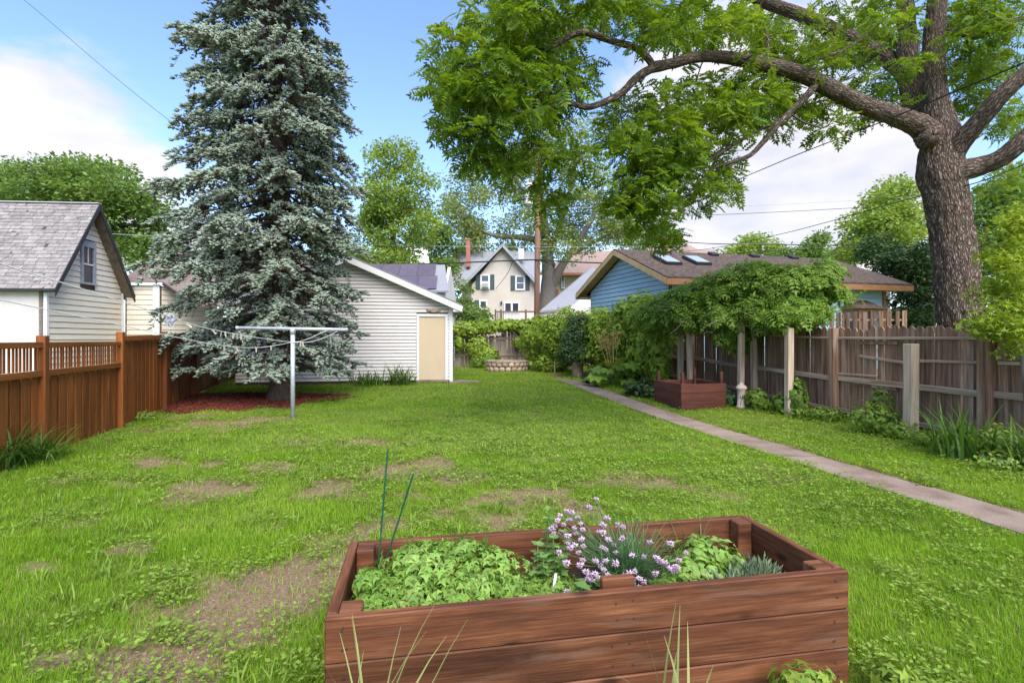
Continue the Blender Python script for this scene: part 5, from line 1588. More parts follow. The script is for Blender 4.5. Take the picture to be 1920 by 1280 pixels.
st = [[(G(1420, 755), .03), (P(1415, 690, 12.2), .028), (P(1408, 620, 12.2), .025), (P(1380, 560, 12.2), .015), (P(1330, 540, 12.6), .006)], [(G(1482, 778), .02), (P(1478, 700, 10.9), .018), (P(1480, 620, 11), .016), (P(1520, 560, 11), .010), (P(1600, 540, 10.9), .005), (P(1650, 520, 10.7), .002)],
      [(P(1400, 600, 11.8), .012), (P(1350, 600, 11.5), .009), (P(1315, 617, 11.4), .004)], [(P(1430, 600, 11.5), .010), (P(1400, 588, 11.2), .006), (P(1380, 580, 11.1), .003)], [(P(1300, 570, 12.6), .01), (P(1260, 575, 12.5), .006), (P(1225, 572, 12.5), .003)], [(P(1560, 590, 10.8), .008), (P(1590, 572, 10.6), .005), (P(1618, 560, 10.5), .002)], [(P(1290, 590, 12.4), .009), (P(1270, 615, 12.2), .006), (P(1255, 626, 12.2), .003)]]
vine('trumpet_vine', 'big mound of feathery green vine sprawling over the posts and weathered fence', G(1420, 757), st, vb, 10000, .25, TP5, 'vine_leaf', up_bias=1.4, jitter=.4, shell=.85)
# inner leaves in the shade of the mound are the same leaves, deeper in
gvb = [(P(1020, 640, 23), (1.1, 1.2, .95)), (P(1055, 630, 21.5), (1.2, 1.3, 1.1)), (P(1150, 640, 18.2), (1.1, 1.0, 1.15)), (P(1195, 625, 16.6), (1.0, .9, 1.15)), (P(1225, 610, 15.4), (.8, .8, 1.0)), (P(1215, 660, 15.2), (.6, .6, .7)), (P(1180, 690, 16.2), (.5, .6, .5)), (P(1030, 680, 21.5), (.8, .8, .5)), (P(1235, 665, 14.4), (.35, .4, .75)), (P(1110, 615, 19.5), (1.1, 1.0, .75)), (P(1195, 590, 16.4), (.7, .7, .6))]
gst = [[(G(1210, 742), .03), (P(1205, 690, 15.6), .025), (P(1190, 630, 16.2), .02), (P(1130, 600, 18), .01)], [(G(1040, 700), .03), (P(1042, 660, 21), .025), (P(1060, 615, 21), .012)], [(G(1228, 738), .02), (P(1228, 690, 14.6), .018), (P(1232, 620, 14.8), .01)]]
vine('grape_vine_hedge', 'thick bright grape vine covering the far end of the weathered fence', G(1150, 715), gst, gvb, 25000, .112, t_lobed(3, .28), 'grape_leaf', up_bias=.5, jitter=.5, shell=.5)
bvb = [(P(870, 617, 24.0), (.8, .35, .35)), (P(905, 612, 24.2), (.8, .35, .38)), (P(945, 610, 24.4), (.8, .35, .32)), (P(985, 612, 24.6), (.8, .4, .38)), (P(1020, 610, 24.8), (.8, .4, .5)), (P(895, 650, 24.0), (.55, .25, .55)), (P(915, 665, 24.0), (.5, .25, .4)), (P(860, 640, 23.9), (.25, .2, .4)), (P(975, 640, 24.4), (.35, .2, .25))]
bst = [[(G(900, 688), .025), (P(902, 650, 24), .02), (P(930, 620, 24.2), .012), (P(1000, 618, 24.4), .008)]] + [[(P(x, 622, 24.1), .008), (P(x + 14, 632 + random.uniform(-4, 4), 24.0), .006), (P(x + 30, 640 + random.uniform(-5, 8), 24.0), .004), (P(x + 40, 655 + random.uniform(-8, 8), 24.0), .002)] for x in (880, 900, 925, 938, 950, 962, 972)] + [[(P(900, 630, 24.0), .006), (P(930, 636, 23.95), .006), (P(960, 630, 23.95), .006), (P(990, 637, 24), .004)]]
vine('back_fence_vine', 'yellow green vine draped along the top of the back fence', G(900, 688), bst, bvb, 6500, .118, t_lobed(3, .28), 'grape_leaf', up_bias=.5)
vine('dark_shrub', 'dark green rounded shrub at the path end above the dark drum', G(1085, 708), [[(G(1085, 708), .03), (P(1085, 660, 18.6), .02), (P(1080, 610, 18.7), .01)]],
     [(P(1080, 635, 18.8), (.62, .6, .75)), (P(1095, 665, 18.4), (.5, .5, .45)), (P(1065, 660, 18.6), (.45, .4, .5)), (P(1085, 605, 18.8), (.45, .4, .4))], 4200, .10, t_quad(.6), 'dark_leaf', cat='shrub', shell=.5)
def ivy(label, p, r, n, mat='vine_leaf', size=.07, name='ivy_clump', cat='ivy', tm=None, group='small climbing plants at the fence foot'):
    t = T(name, label, cat, p, 0, group)
    mb = MB()
    for q in range(4):
        a = random.uniform(0, 6.28); mb.tube([Vector(p), Vector(p) + Vector((math.cos(a) * r[0] * .5, math.sin(a) * r[1] * .5, r[2])), Vector(p) + Vector((math.cos(a) * r[0] * .8, math.sin(a) * r[1] * .8, r[2] * 1.7))], [.006, .005, .002], 4)
    W('stems', mb.mesh('stems', 'dry_twig'), None, t)
    W('foliage', blob_leaves('foliage', [(Vector(p) + Vector((0, 0, r[2])), r), (Vector(p) + Vector((r[0] * .3, 0, r[2] * .5)), (r[0] * .9, r[1], r[2] * .6))], tm or t_lobed(5, .3), n, size, mat, up_bias=.5), None, t)
    return t
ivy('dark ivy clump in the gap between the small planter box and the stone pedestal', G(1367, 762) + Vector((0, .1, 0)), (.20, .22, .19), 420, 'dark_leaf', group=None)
ivy('small leafy ivy against the foot of the post beside the pink pedestal', G(1418, 768), (.24, .2, .24), 520, group=None)
ivy('tall ivy climbing the nearest vine post', G(1493, 781), (.20, .2, .38), 620, group=None)
ivy('low ivy left of the nearest vine post foot', G(1462, 777), (.18, .2, .22), 320, group=None)
ivy('low dark leafy ground plants along the fence foot below the two rails', G(1545, 788), (.42, .25, .14), 600, 'vine_leaf', .075, 'leafy_plant', 'plant', t_simple(.5), group=None)
ivy('bushy leafy plant in front of the fence, left of the lone pale post', G(1640, 812), (.44, .28, .26), 800, 'vine_leaf', .085, 'leafy_plant', 'plant', t_simple(.55), group=None)
ivy('upright young shrub sprouting above the bushy plant against the fence', G(1655, 806) + Vector((.1, .15, .2)), (.24, .18, .26), 330, 'vine_leaf', .085, 'young_shrub', 'shrub', t_simple(.55), group=None)
ivy('leafy seedlings around the foot of the lone pale post', G(1745, 838), (.40, .2, .13), 480, 'vine_leaf', .07, 'leafy_plant', 'plant', t_simple(.5), group=None)
ivy('leafy stems behind the strap leaved clump at the fence end', G(1868, 862), (.36, .22, .24), 520, 'vine_leaf', .08, 'leafy_plant', 'plant', t_simple(.55), group=None)
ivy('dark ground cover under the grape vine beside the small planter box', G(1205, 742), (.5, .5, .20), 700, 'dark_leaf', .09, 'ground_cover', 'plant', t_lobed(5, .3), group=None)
ivy('green leafy clump at the foot of the back fence', G(910, 690), (.7, .25, .3), 500, 'vine_leaf', .13, 'leafy_plant', 'plant', t_lobed(5, .3), group=None)

ivy('low green seedlings along the fence foot right of the nearest vine post', G(1505, 785), (.35, .2, .12), 420, 'vine_leaf', .07, 'leafy_plant', 'plant', t_simple(.5), group=None)
ivy('dark low plants between the bushy plant and the lone pale post', G(1688, 824), (.30, .2, .15), 420, 'vine_leaf', .075, 'leafy_plant', 'plant', t_simple(.5), group=None)
ivy('leafy weeds in front of the large strap leaved clump', G(1880, 885), (.34, .2, .13), 420, 'vine_leaf', .07, 'leafy_plant', 'plant', t_simple(.5), group=None)
ivy('leafy weeds at the foot of the stained fence near the mulch', G(262, 787), (.34, .25, .10), 420, 'weed_leaf', .06, 'leafy_plant', 'plant', t_simple(.5), group=None)
# strap leaved clumps
def strap_clump(name, label, p, n, length, width, mat='strap_leaf', spread=.07, lean=(.25, 1.1), group=None, cat='plant', seg=6):
    V_, F_ = straps(n, p, spread, length, width, lean, seg)
    t = T(name, label, cat, p, 0, group)
    tag(W('leaves', np_mesh('leaves', V_, F_, mat), None, t), kind='stuff')
    return t
strap_clump('daylily_clump', 'arching strap leaved clump at the foot of the stained fence', G(75, 868), 110, .72, .024, spread=.11, lean=(.4, 1.45))
strap_clump('daylily_clump', 'strap leaved clump cut off by the left picture edge beside the stained fence', G(-5, 885), 70, .65, .024, spread=.12)
strap_clump('daylily_clump', 'large arching strap leaved clump before the weathered fence beyond the path', G(1805, 862), 110, .85, .030, spread=.13)
strap_clump('daylily_clump', 'strap leaved clump cut off at the right picture edge by the fence', G(1925, 885), 90, .8, .030, spread=.12)
strap_clump('daylily_clump', 'tuft of green strap leaves by the garage wall next to the door', G(752, 721), 120, .8, .028, spread=.22)
strap_clump('daylily_clump', 'low row of green strap leaves along the garage wall', G(690, 722), 130, .6, .028, spread=.3)
strap_clump('sedge_clump', 'thin yellow green blades rising before the planter, at its left end', Vector((-.50, 1.70, 0)), 13, .62, .012, 'yellow_blade', .05, (.05, .5))
strap_clump('sedge_clump', 'tuft of pale yellow blades rising before the middle of the planter', Vector((.62, 1.90, 0)), 15, .50, .013, 'yellow_blade', .035, (.08, .62))

# rhubarb with its seed stalk
rh = T('rhubarb_plant', 'huge leaved rhubarb with tan seed plume beside the black tub', 'plant', G(1145, 724))
rp = G(1145, 724); pos, fw, up, sz = [], [], [], []
stm = MB()
for q in range(20):
    a = random.uniform(0, 6.28); r = random.uniform(.15, .62); h = random.uniform(.25, 1.0) * (1 - r * .5)
    p = rp + Vector((math.cos(a) * r, math.sin(a) * r * .8, h))
    stm.tube([rp, (rp + p) / 2 + Vector((0, 0, .08)), p], [.014, .012, .008], 5)
    pos.append(p); fw.append((math.cos(a), math.sin(a), -.45)); up.append((math.cos(a) * .3, math.sin(a) * .3 - .35, 1)); sz.append(random.uniform(.28, .50))
W('leaves', scatter('leaves', t_lobed(7, .22), np.array(pos), np.array(fw), np.array(up), np.array(sz), 'vine_leaf'), None, rh)
W('stalks', stm.mesh('stalks', 'strap_leaf'), None, rh)
pl = MB(); pp = []
for q in range(5):
    b = rp + Vector((-.15 + .07 * q, -.1, .7)); e = rp + Vector((-.42 + .15 * q, -.15, 1.55 + .18 * math.sin(q * 2.2)))
    pl.tube([b, (b + e) / 2, e], [.010, .008, .004], 5)
    for w in range(70):
        t_ = random.uniform(.45, 1); pp.append(b.lerp(e, t_) + Vector((random.gauss(0, .06), random.gauss(0, .06), random.gauss(0, .04))))
W('seed_stalks', pl.mesh('seed_stalks', 'seed_plume'), None, rh)
pp = np.array(pp)
SP_ = W('seed_plume', scatter('seed_plume', t_spindle(.5), pp, rdir(len(pp)), rdir(len(pp)), rng.uniform(.03, .07, len(pp)), 'seed_plume'), None, rh)
tag(SP_, kind='stuff')

# drum and tub
q = G(1083, 707); mb = MB(); mb.lathe([(.19, 0), (.20, .04), (.19, .10), (.20, .26), (.19, .42), (.205, .50), (.20, .53), (.17, .53), (.16, .46)], 24, q)
tag(W('metal_drum', mb.mesh('metal_drum', 'dark_soffit_lap_shade', True), None), 'dark rusty drum standing under the dark shrub at the path end', 'drum')
q = G(1109, 718); tb = T('planting_tub', 'shallow black plastic tub with a small plant beside the rhubarb', 'tub', q)
mb = MB(); mb.lathe([(.24, 0), (.29, .12), (.32, .15), (.32, .17), (.28, .17), (.26, .12)], 28, q); W('tub', mb.mesh('tub', 'black_plastic', True), None, tb)
W('plant', blob_leaves('plant', [(q + Vector((0, 0, .24)), (.22, .22, .16))], t_simple(.5), 260, .10, 'dark_leaf'), None, tb)

# ================================================================== SMALL EMPTY PLANTER BOX (right)
o0 = Vector((3.60, 11.0, float(gz(11.0)))); vx = Vector((1.05, .24, 0)).normalized(); vy = Vector((-vx.y, vx.x, 0))
pb_ = T('planter_box', 'empty dark red wooden planter box with tall corner stakes by the path', 'planter', o0, math.atan2(vx.y, vx.x))
def pq(a, b, z): return o0 + vx * a + vy * b + Vector((0, 0, z))
PLX, PLY = 1.08, 1.16
for r in range(3):
    z = .005 + .187 * (r + .5); h = .183
    beam('plank', pq(0, .018, z), pq(PLX, .018, z), .036, h, 'planter_wood_old', pb_)
    beam('plank', pq(0, PLY, z), pq(PLX, PLY, z), .036, h, 'planter_wood_old', pb_)
    beam('plank', pq(.018, .039, z), pq(.018, PLY - .02, z), .036, h, 'planter_wood_old', pb_)
    beam('plank', pq(PLX - .018, .039, z), pq(PLX - .018, PLY - .02, z), .036, h, 'planter_wood_old', pb_)
for (a, b, hgt) in ((.07, .075, .80), (.07, PLY - .055, .78), (PLX - .07, .075, .80), (PLX - .07, PLY - .055, .84)):
    piece('stake', box_mesh(.062, .062, hgt, 'planter_wood_old', .006), None, frame_m(pq(a, b, hgt / 2 + .01), vx), pb_)
W('soil', (lambda m: (m.add([pq(.04, .04, .14), pq(PLX - .04, .04, .14), pq(PLX - .04, PLY - .03, .16), pq(.04, PLY - .03, .15)], [(0, 1, 2, 3)]), m.mesh('soil', 'soil_bed'))[1])(MB()), None, pb_)

# pink stone pedestal with a painted mark
q = G(1390, 765); ped = T('stone_pedestal', 'small pink stone pedestal with dark painted mark before the fence post', 'pedestal', q)
mb = MB(); mb.lathe([(.105, 0), (.105, .05), (.088, .07), (.086, .40), (.115, .43), (.12, .46), (.10, .475), (.085, .50), (.05, .515), (.035, .55), (.02, .57)], 16, q)
W('body', mb.mesh('body', 'pink_stone', True), None, ped)
mk = MB()
for (a, z, w, h, r) in ((-.02, .24, .05, .012, .5), (.01, .25, .012, .07, .1), (.03, .23, .04, .012, -.6), (.0, .20, .03, .010, .2), (-.03, .27, .03, .010, 1.0), (-.02, .13, .010, .09, .1)):
    mk.box(q + Vector((a - .03, -.088, z)), (w, .006, h), Matrix.Rotation(r, 3, 'Y'))
W('painted_mark', mk.mesh('painted_mark', 'ink'), None, ped)

# ================================================================== FIRE RING
fc = G(950, 697) + Vector((0, .8, 0)); FRR = .80
ring = T('fire_ring', 'round fire ring of tan stone blocks on the back lawn', 'fire ring', fc)
stv = []
for v in range(5):
    bm = bmesh.new(); bmesh.ops.create_cube(bm, size=1)
    bmesh.ops.subdivide_edges(bm, edges=bm.edges[:], cuts=1, use_grid_fill=True)
    for x in bm.verts:
        x.co = Vector((x.co.x, x.co.y, x.co.z)); L_ = x.co.length
        x.co *= (.80 if L_ > .8 else (.93 if L_ > .65 else 1.02)) * random.uniform(.95, 1.05)
    bmesh.ops.scale(bm, vec=(.235, .20, .215), verts=bm.verts)
    me = bpy.data.meshes.new('stone'); bm.to_mesh(me); bm.free(); me.materials.append(MATS['stone']); me.shade_smooth(); stv.append(me)
ns = 21
for row in range(2):
    for k in range(ns):
        a = 2 * math.pi * (k + .5 * row) / ns
        c = fc + Vector((math.cos(a) * FRR, math.sin(a) * FRR, .09 + .185 * row))
        piece('stone', random.choice(stv), None, frame_m(c, (-math.sin(a), math.cos(a), 0)), ring)
for k in range(18):
    a0, a1 = 2 * math.pi * (k + .03) / 18, 2 * math.pi * (k + .97) / 18
    mb = MB()
    pts = [fc + Vector((math.cos(a) * r, math.sin(a) * r, .385)) for r, a in ((.68, a0), (.90, a0), (.91, (a0 + a1) / 2), (.90, a1), (.68, a1), (.675, (a0 + a1) / 2))]
    mb.prism(pts, (0, 0, .05)); W('cap_stone', mb.mesh('cap_stone', 'stone'), None, ring)
mb = MB(); mb.lathe([(.72, .20), (.6, .28), (.35, .38), (.12, .44), (.02, .45)], 24, fc); W('ash_heap', mb.mesh('ash_heap', 'ash'), None, ring)
pp = np.array([fc + Vector((random.gauss(0, .3), random.gauss(0, .3), max(.30, .44 - .25 * random.random()) )) for _ in range(160)])
W('rubble', np_scatter('rubble', [(-.5, -.3, -.2), (.5, -.3, -.2), (.5, .3, -.2), (-.5, .3, -.2), (-.4, -.2, .2), (.4, -.25, .25), (.4, .2, .2), (-.4, .25, .2)], [(0, 3, 2, 1), (4, 5, 6, 7), (0, 1, 5, 4), (1, 2, 6, 5), (2, 3, 7, 6), (3, 0, 4, 7)], pp, rdir(160), rng.uniform(.04, .10, 160), 'stone'), None, ring)

# ================================================================== CLOTHESLINE
cp = G(549, 785)
cl = T('clothesline_pole', 'galvanised T shaped clothesline pole on the lawn before the spruce', 'clothesline pole', cp)
topz = CAMH + (HZ - 617.5) / F * cp.y
mb = MB(); mb.tube([cp + Vector((0, 0, -.1)), Vector((cp.x, cp.y, topz))], [.041, .041], 16); W('post', mb.mesh('post', 'galvanised', True), None, cl)
mb = MB(); mb.lathe([(.052, 0), (.052, .10), (.046, .11)], 16, (cp.x, cp.y, topz - .09)); W('tee_fitting', mb.mesh('tee_fitting', 'galvanised', True), None, cl)
ba, bb = P(445, 614.5, cp.y + .12), P(650, 618, cp.y - .06)
mb = MB(); mb.tube([ba, bb], [.033, .033], 14); W('crossbar', mb.mesh('crossbar', 'galvanised', True), None, cl)
hk = MB(); hk.tube([Vector((0, 0, .05)), Vector((0, 0, -.045)), Vector((.012, 0, -.065)), Vector((.028, 0, -.05)), Vector((.025, 0, -.035))], [.005] * 5, 6)
hkm = hk.mesh('hook', 'dark_metal')
for t_ in (.06, .24, .42, .60, .79, .95): piece('hook', hkm, None, Matrix.Translation(ba.lerp(bb, t_)), cl)
for e in (ba, bb):
    mb = MB(); mb.tube([e - Vector((.02, 0, 0)), e + Vector((.02, 0, 0))], [.038, .038], 14); W('end_cap', mb.mesh('end_cap', 'galvanised', True), None, cl)

def cable(name, label, pts, r, mat, cat='wire', per=8, group=None):
    """pts: (px, py, d)"""
    A = catmull([tuple(P(*p)) for p in pts], per)
    mb = MB(); mb.tube([a for a in A], [r] * len(A), 5)
    return tag(W(name, mb.mesh(name, mat), None), label, cat, group), A
dP = cp.y
_, RA = cable('clothesline_rope', 'upper white clothesline rope running from the left edge to the pole', [(-260, 400, 2.9), (0, 494, 3.9), (100, 525, 4.5), (200, 556, 5.3), (300, 588, 6.3), (370, 611, 7.2), (430, 624, 8.1), (490, 634, 9.0), (549, 641, dP - .05), (575, 636, dP - .05), (600, 625, dP - .05), (617, 618, dP - .05)], .0052, 'rope', 'rope')
_, RB = cable('clothesline_rope', 'lower white clothesline rope sagging towards the pole', [(-260, 505, 2.9), (0, 562, 3.9), (110, 585, 4.6), (220, 608, 5.5), (320, 630, 6.5), (400, 645, 7.5), (450, 651, 8.3), (490, 651, 8.9), (525, 646, 9.4), (549, 641.5, dP - .06), (580, 641, dP - .06), (610, 632, dP - .06), (636, 619, dP - .06)], .0048, 'rope', 'rope')
def pin_mesh():
    mb = MB()
    for sg in (-1, 1):
        mb.box((sg * .006, 0, -.012), (.008, .010, .084), Matrix.Rotation(sg * .07, 3, 'Y'))
    mb.box((0, 0, -.005), (.022, .013, .008))
    return mb.mesh('clothespin', 'pin_wood')
pinm = pin_mesh()
def on_rope(A, px):
    pxs = 960 + F * A[:, 0] / A[:, 1]; i = int(np.abs(pxs - px).argmin()); return Vector(A[i])
PINS = [(RA, 357, -55, 'wooden clothespin tilted sideways on the upper rope, next to the grey rag'), (RA, 404, -40, 'tilted clothespin on the upper rope, first of the bunch before the spruce'), (RA, 413, 8, 'upright clothespin second in the bunch on the upper rope'),
        (RA, 419, -12, 'clothespin third in the bunch on the upper rope'), (RA, 437, 5, 'single clothespin on the upper rope just after the bunch'), (RA, 446, 3, 'clothespin on the upper rope, first of three close together'),
        (RA, 450, -5, 'clothespin on the upper rope, middle of three close together'), (RA, 455, 6, 'clothespin on the upper rope, last of three close together'), (RB, 424, 4, 'clothespin hanging on the lower rope, nearest the fence'),
        (RB, 447, -25, 'slanted clothespin on the lower rope below the three'), (RB, 481, 0, 'clothespin on the lower rope midway to the pole'), (RB, 507, 3, 'clothespin on the lower rope nearest the pole'),
        (RB, 566, 10, 'clothespin just past the pole, left one of a pair'), (RB, 570, -8, 'clothespin just past the pole, right one of a pair')]
for A, px, rot, lab in PINS:
    p = on_rope(A, px)
    s_ = 1.05
    tag(piece('clothespin', pinm, None, Matrix.Translation(p + Vector((0, -.004, -.02))) @ Matrix.Rotation(rad(rot), 4, 'Y') @ Matrix.Rotation(random.uniform(0, 3), 4, 'Z') @ Matrix.Scale(s_, 4)), lab, 'clothespin', 'clothespins on the ropes')
p = on_rope(RA, 320)
bm = bmesh.new(); bmesh.ops.create_grid(bm, x_segments=14, y_segments=14, size=.07)
for v in bm.verts:
    x, z = v.co.x, v.co.y
    v.co = Vector((x * .75 + .012 * math.sin(z * 60), .018 * math.sin(x * 110 + z * 20) + .01 * math.sin(z * 90), z * 1.15 - .03 + .012 * math.sin(x * 70)))
bmesh.ops.solidify(bm, geom=bm.faces[:], thickness=.006)
me = bpy.data.meshes.new('rag'); bm.to_mesh(me); bm.free(); me.materials.append(MATS['rag']); me.shade_smooth()
tag(piece('cloth_rag', me, None, Matrix.Translation(p)), 'frayed grey rag pegged on the upper clothesline rope', 'rag')

# ================================================================== UTILITY POLES AND WIRES
up_ = T('utility_pole', 'brown wooden utility pole with grey transformer before the maple', 'utility pole', Vector((1.55, 32, .3)))
mb = MB(); pt, pb2 = P(1009, 296, 32), P(1006, 640, 32); pb2.z = .2
mb.tube([pb2, pb2.lerp(pt, .5), pt], [.19, .175, .155], 14); W('shaft', mb.mesh('shaft', 'pole_wood', True), None, up_)
tc_ = P(991.5, 383, 31.75)
mb = MB(); mb.lathe([(.20, -.03), (.24, 0), (.25, .05), (.25, 1.15), (.26, 1.18), (.26, 1.24), (.12, 1.30)], 20, tc_); tr_ = W('transformer', mb.mesh('transformer', 'transformer', True), None, up_)
mb = MB(); mb.lathe([(.05, 0), (.07, .06), (.04, .1), (.07, .15), (.03, .22), (.02, .4)], 10, tc_ + Vector((.12, 0, 1.28))); W('bushing', mb.mesh('bushing', 'brick', True), None, tr_)
for z in (.25, .95): beam('bracket', tc_ + Vector((.22, .05, z)), tc_ + Vector((.5, .25, z)), .06, .08, 'dark_metal', up_)
mb = MB(); cc = P(1018, 496, 31.7); mb.tube([cc + Vector((.32 * math.cos(a) , 0, .38 * math.sin(a))) for a in np.linspace(0, 6.28, 20)], [.02] * 20, 5); W('cable_coil', mb.mesh('cable_coil', 'cable'), None, up_)
p2 = T('utility_pole', 'orange brown utility pole half hidden behind the leaves at the right edge', 'utility pole', P(1893, 636, 26))
mb = MB(); mb.tube([Vector((P(1896, 640, 26).x, 26, 0)), P(1893, 300, 26)], [.15, .13], 12); W('shaft', mb.mesh('shaft', 'pole_wood', True), None, p2)
wg = 'overhead wires'
cable('service_wire', 'thick twisted service wire sweeping from the upper right corner past the walnut trunk', [(2100, 40, 5.5), (1920, 118, 6.6), (1800, 168, 7.6), (1650, 230, 9.3), (1500, 288, 11.6), (1360, 345, 15), (1250, 378, 19), (1130, 396, 26), (1012, 402, 31.8)], .011, 'cable', group=wg)
cable('service_wire', 'dark wire crossing the walnut trunk down towards the mossy roof', [(2050, 262, 8.5), (1920, 309, 9.3), (1830, 343, 9.7), (1740, 364, 10.6), (1640, 391, 13), (1560, 414, 15), (1450, 442, 19), (1330, 466, 24), (1215, 478, 28)], .011, 'cable', group=wg)
cable('utility_cable', 'heavy dark cable strung level from the garage roof to the utility pole', [(560, 489, 31), (690, 495, 31.5), (800, 494.5, 31.8), (900, 491, 31.8), (1006, 487, 31.8), (1050, 490, 31.8), (1110, 492.5, 31.6), (1200, 495, 31.5), (1400, 500, 31)], .045, 'cable', group=wg)
cable('utility_cable', 'thin pale wire level above the solar panels and the gabled house', [(420, 452, 31), (650, 458, 31.5), (830, 461.5, 31.8), (1006, 463, 31.8), (1200, 462, 31.5), (1500, 455, 31)], .009, 'cable_pale', group=wg)
cable('utility_cable', 'dark wire slanting across the sky to the spruce in the upper left', [(-30, -60, 26), (75, 25, 26), (200, 132, 26), (325, 232, 26), (480, 345, 26), (700, 470, 30)], .012, 'cable', group=wg)
cable('utility_cable', 'pale wire level behind the cream house, touching the spruce, upper of two', [(-50, 428, 30), (150, 436, 30), (260, 441, 30), (420, 449, 30)], .013, 'cable_pale', group=wg)
cable('utility_cable', 'faint wire high across the cloud right of the mossy roof', [(1000, 398, 32), (1270, 404, 32), (1450, 398, 32), (1600, 390, 32), (1700, 385, 32), (1900, 372, 30)], .016, 'cable', group=wg)
cable('utility_cable', 'faint thin wire just above the other one across the right cloud', [(1000, 390, 32), (1290, 388, 32), (1450, 384, 32), (1600, 376, 32), (1700, 370, 32), (1900, 355, 30)], .012, 'cable_pale', group=wg)
cable('utility_cable', 'dark wires passing low over the far trees behind the walnut trunk', [(1010, 404, 32), (1150, 436, 32), (1300, 455, 32), (1440, 458, 31), (1600, 460, 30), (1740, 458, 29), (1893, 452, 26)], .026, 'cable', group=wg)
cable('utility_cable', 'lower dark wire over the far trees behind the walnut trunk', [(1350, 476, 33), (1500, 468, 32), (1620, 464, 30), (1740, 466, 29), (1893, 458, 26)], .018, 'cable', group=wg)
cable('drop_wire', 'slack wire falling across the gabled house from the heavy cable', [(962, 489, 31.8), (950, 515, 34), (925, 545, 39), (900, 559, 44)], .018, 'cable', group=wg)

# shepherd's hook by the walnut trunk
mb = MB(); hb = P(1750, 620, 9.3); mb.tube([Vector((hb.x, hb.y, .2)), P(1751, 580, 9.3), P(1749, 574, 9.3), P(1743, 570, 9.3), P(1735, 571, 9.3), P(1730, 576, 9.3), P(1728, 583, 9.3)], [.006] * 7, 6)
tag(W('shepherd_hook', mb.mesh('shepherd_hook', 'dark_metal', True), None), 'slim dark garden hook rising above the fence beside the walnut trunk', 'garden hook')

# ================================================================== HERBS IN THE RAISED BED
def bl(a, b, z): return bedp(a, b, z)
ZS = .33
pars = T('parsley_plant', 'big bushy parsley filling the near left end of the raised bed', 'herb', bl(.45, .35, ZS))
W('foliage', blob_leaves('foliage', [(bl(.45, .40, .42), (.36, .27, .15)), (bl(.22, .30, .40), (.20, .22, .12)), (bl(.62, .42, .43), (.24, .2, .15)), (bl(.50, .20, .38), (.32, .14, .09)), (bl(.12, .16, .40), (.10, .12, .09)), (bl(.40, .50, .50), (.2, .14, .08)), (bl(.30, .42, .53), (.09, .08, .05)), (bl(.56, .44, .56), (.1, .08, .05)), (bl(.14, .34, .49), (.08, .08, .06))], t_frill(), 2600, .066, 'herb_leaf', up_bias=.8, shell=.75, jitter=.8), None, pars)
V_, F_ = straps(90, bl(.42, .36, .32), .13, .22, .005, (.2, 1.0), 4)
tag(W('stalks', np_mesh('stalks', V_, F_, 'herb_leaf'), None, pars), kind='stuff')
low_ = T('low_herb', 'low spreading light green herb between the parsley and the mint', 'herb', bl(.85, .3, ZS))
W('foliage', blob_leaves('foliage', [(bl(.86, .28, .37), (.22, .20, .06)), (bl(.98, .42, .36), (.14, .14, .05)), (bl(.74, .16, .36), (.25, .09, .06))], t_frill(), 900, .055, 'herb_leaf', up_bias=1.0, jitter=.7), None, low_)
vi = MB()
for (a, b) in ((.88, .17), (.905, .185), (.87, .20)):
    c = bl(a, b, .42)
    for q in range(5):
        an = q * 1.257; vi.add([c, c + Vector((math.cos(an - .5) * .014, -.008, math.sin(an - .5) * .014)), c + Vector((math.cos(an) * .020, -.01, math.sin(an) * .020)), c + Vector((math.cos(an + .5) * .014, -.008, math.sin(an + .5) * .014))], [(0, 1, 2, 3)])
tag(W('viola_flowers', vi.mesh('viola_flowers', 'viola'), None), 'tiny dark purple viola blooms among the low herb', 'flower')
pl_ = MB(); pl_.box(bl(.965, .33, .42), (.012, .003, .085), Matrix.Rotation(.15, 3, 'Y')); tag(W('plant_label', pl_.mesh('plant_label', 'label_white'), None), 'small white plant tag stuck among the low herb', 'plant tag')
mint = T('oregano_plant', 'upright oregano with stacked round leaves beside the chives', 'herb', bl(1.06, .50, ZS))
mpos, mf, mu, ms = [], [], [], []
stm = MB()
for (a, b, h, l0) in ((1.035, .53, .33, .035), (1.09, .47, .22, -.02), (1.00, .50, .18, .0), (1.07, .56, .20, .03), (1.12, .53, .21, .03), (1.03, .44, .15, -.02), (1.09, .42, .15, .02), (.97, .46, .12, -.03)):
    a -= .075; h *= 1.12; c0 = bl(a, b, ZS); c1 = bl(a + l0, b, ZS + h)
    stm.tube([c0, c1], [.004, .003], 5)
    k = 0; t_ = .12
    while t_ < 1.02:
        c = c0.lerp(c1, t_); an = (k % 2) * 1.57 + a * 30
        for s2 in range(4):
            q = an + s2 * 1.571; mpos.append(c); mf.append((math.cos(q), math.sin(q), .12 + .4 * (t_ > .9))); mu.append((0, 0, 1)); ms.append(.052 * (1 - .25 * t_) * random.uniform(.85, 1.15))
        t_ += .035 / h; k += 1
W('stems', stm.mesh('stems', 'mint_leaf'), None, mint)
W('leaves', scatter('leaves', t_simple(.72, .06, .1), np.array(mpos), np.array(mf), np.array(mu) + rng.normal(size=(len(mu), 3)) * .15, np.array(ms), 'mint_leaf'), None, mint)
mint2 = T('mint_plant', 'broad leaved bright mint in front of the oregano by the short brace', 'herb', bl(1.05, .2, ZS))
W('foliage', blob_leaves('foliage', [(bl(1.06, .19, .39), (.12, .12, .09)), (bl(1.16, .26, .38), (.10, .09, .08)), (bl(.98, .15, .36), (.07, .07, .05))], t_simple(.55, .06, .15), 260, .075, 'mint_leaf', up_bias=1.2), None, mint2)
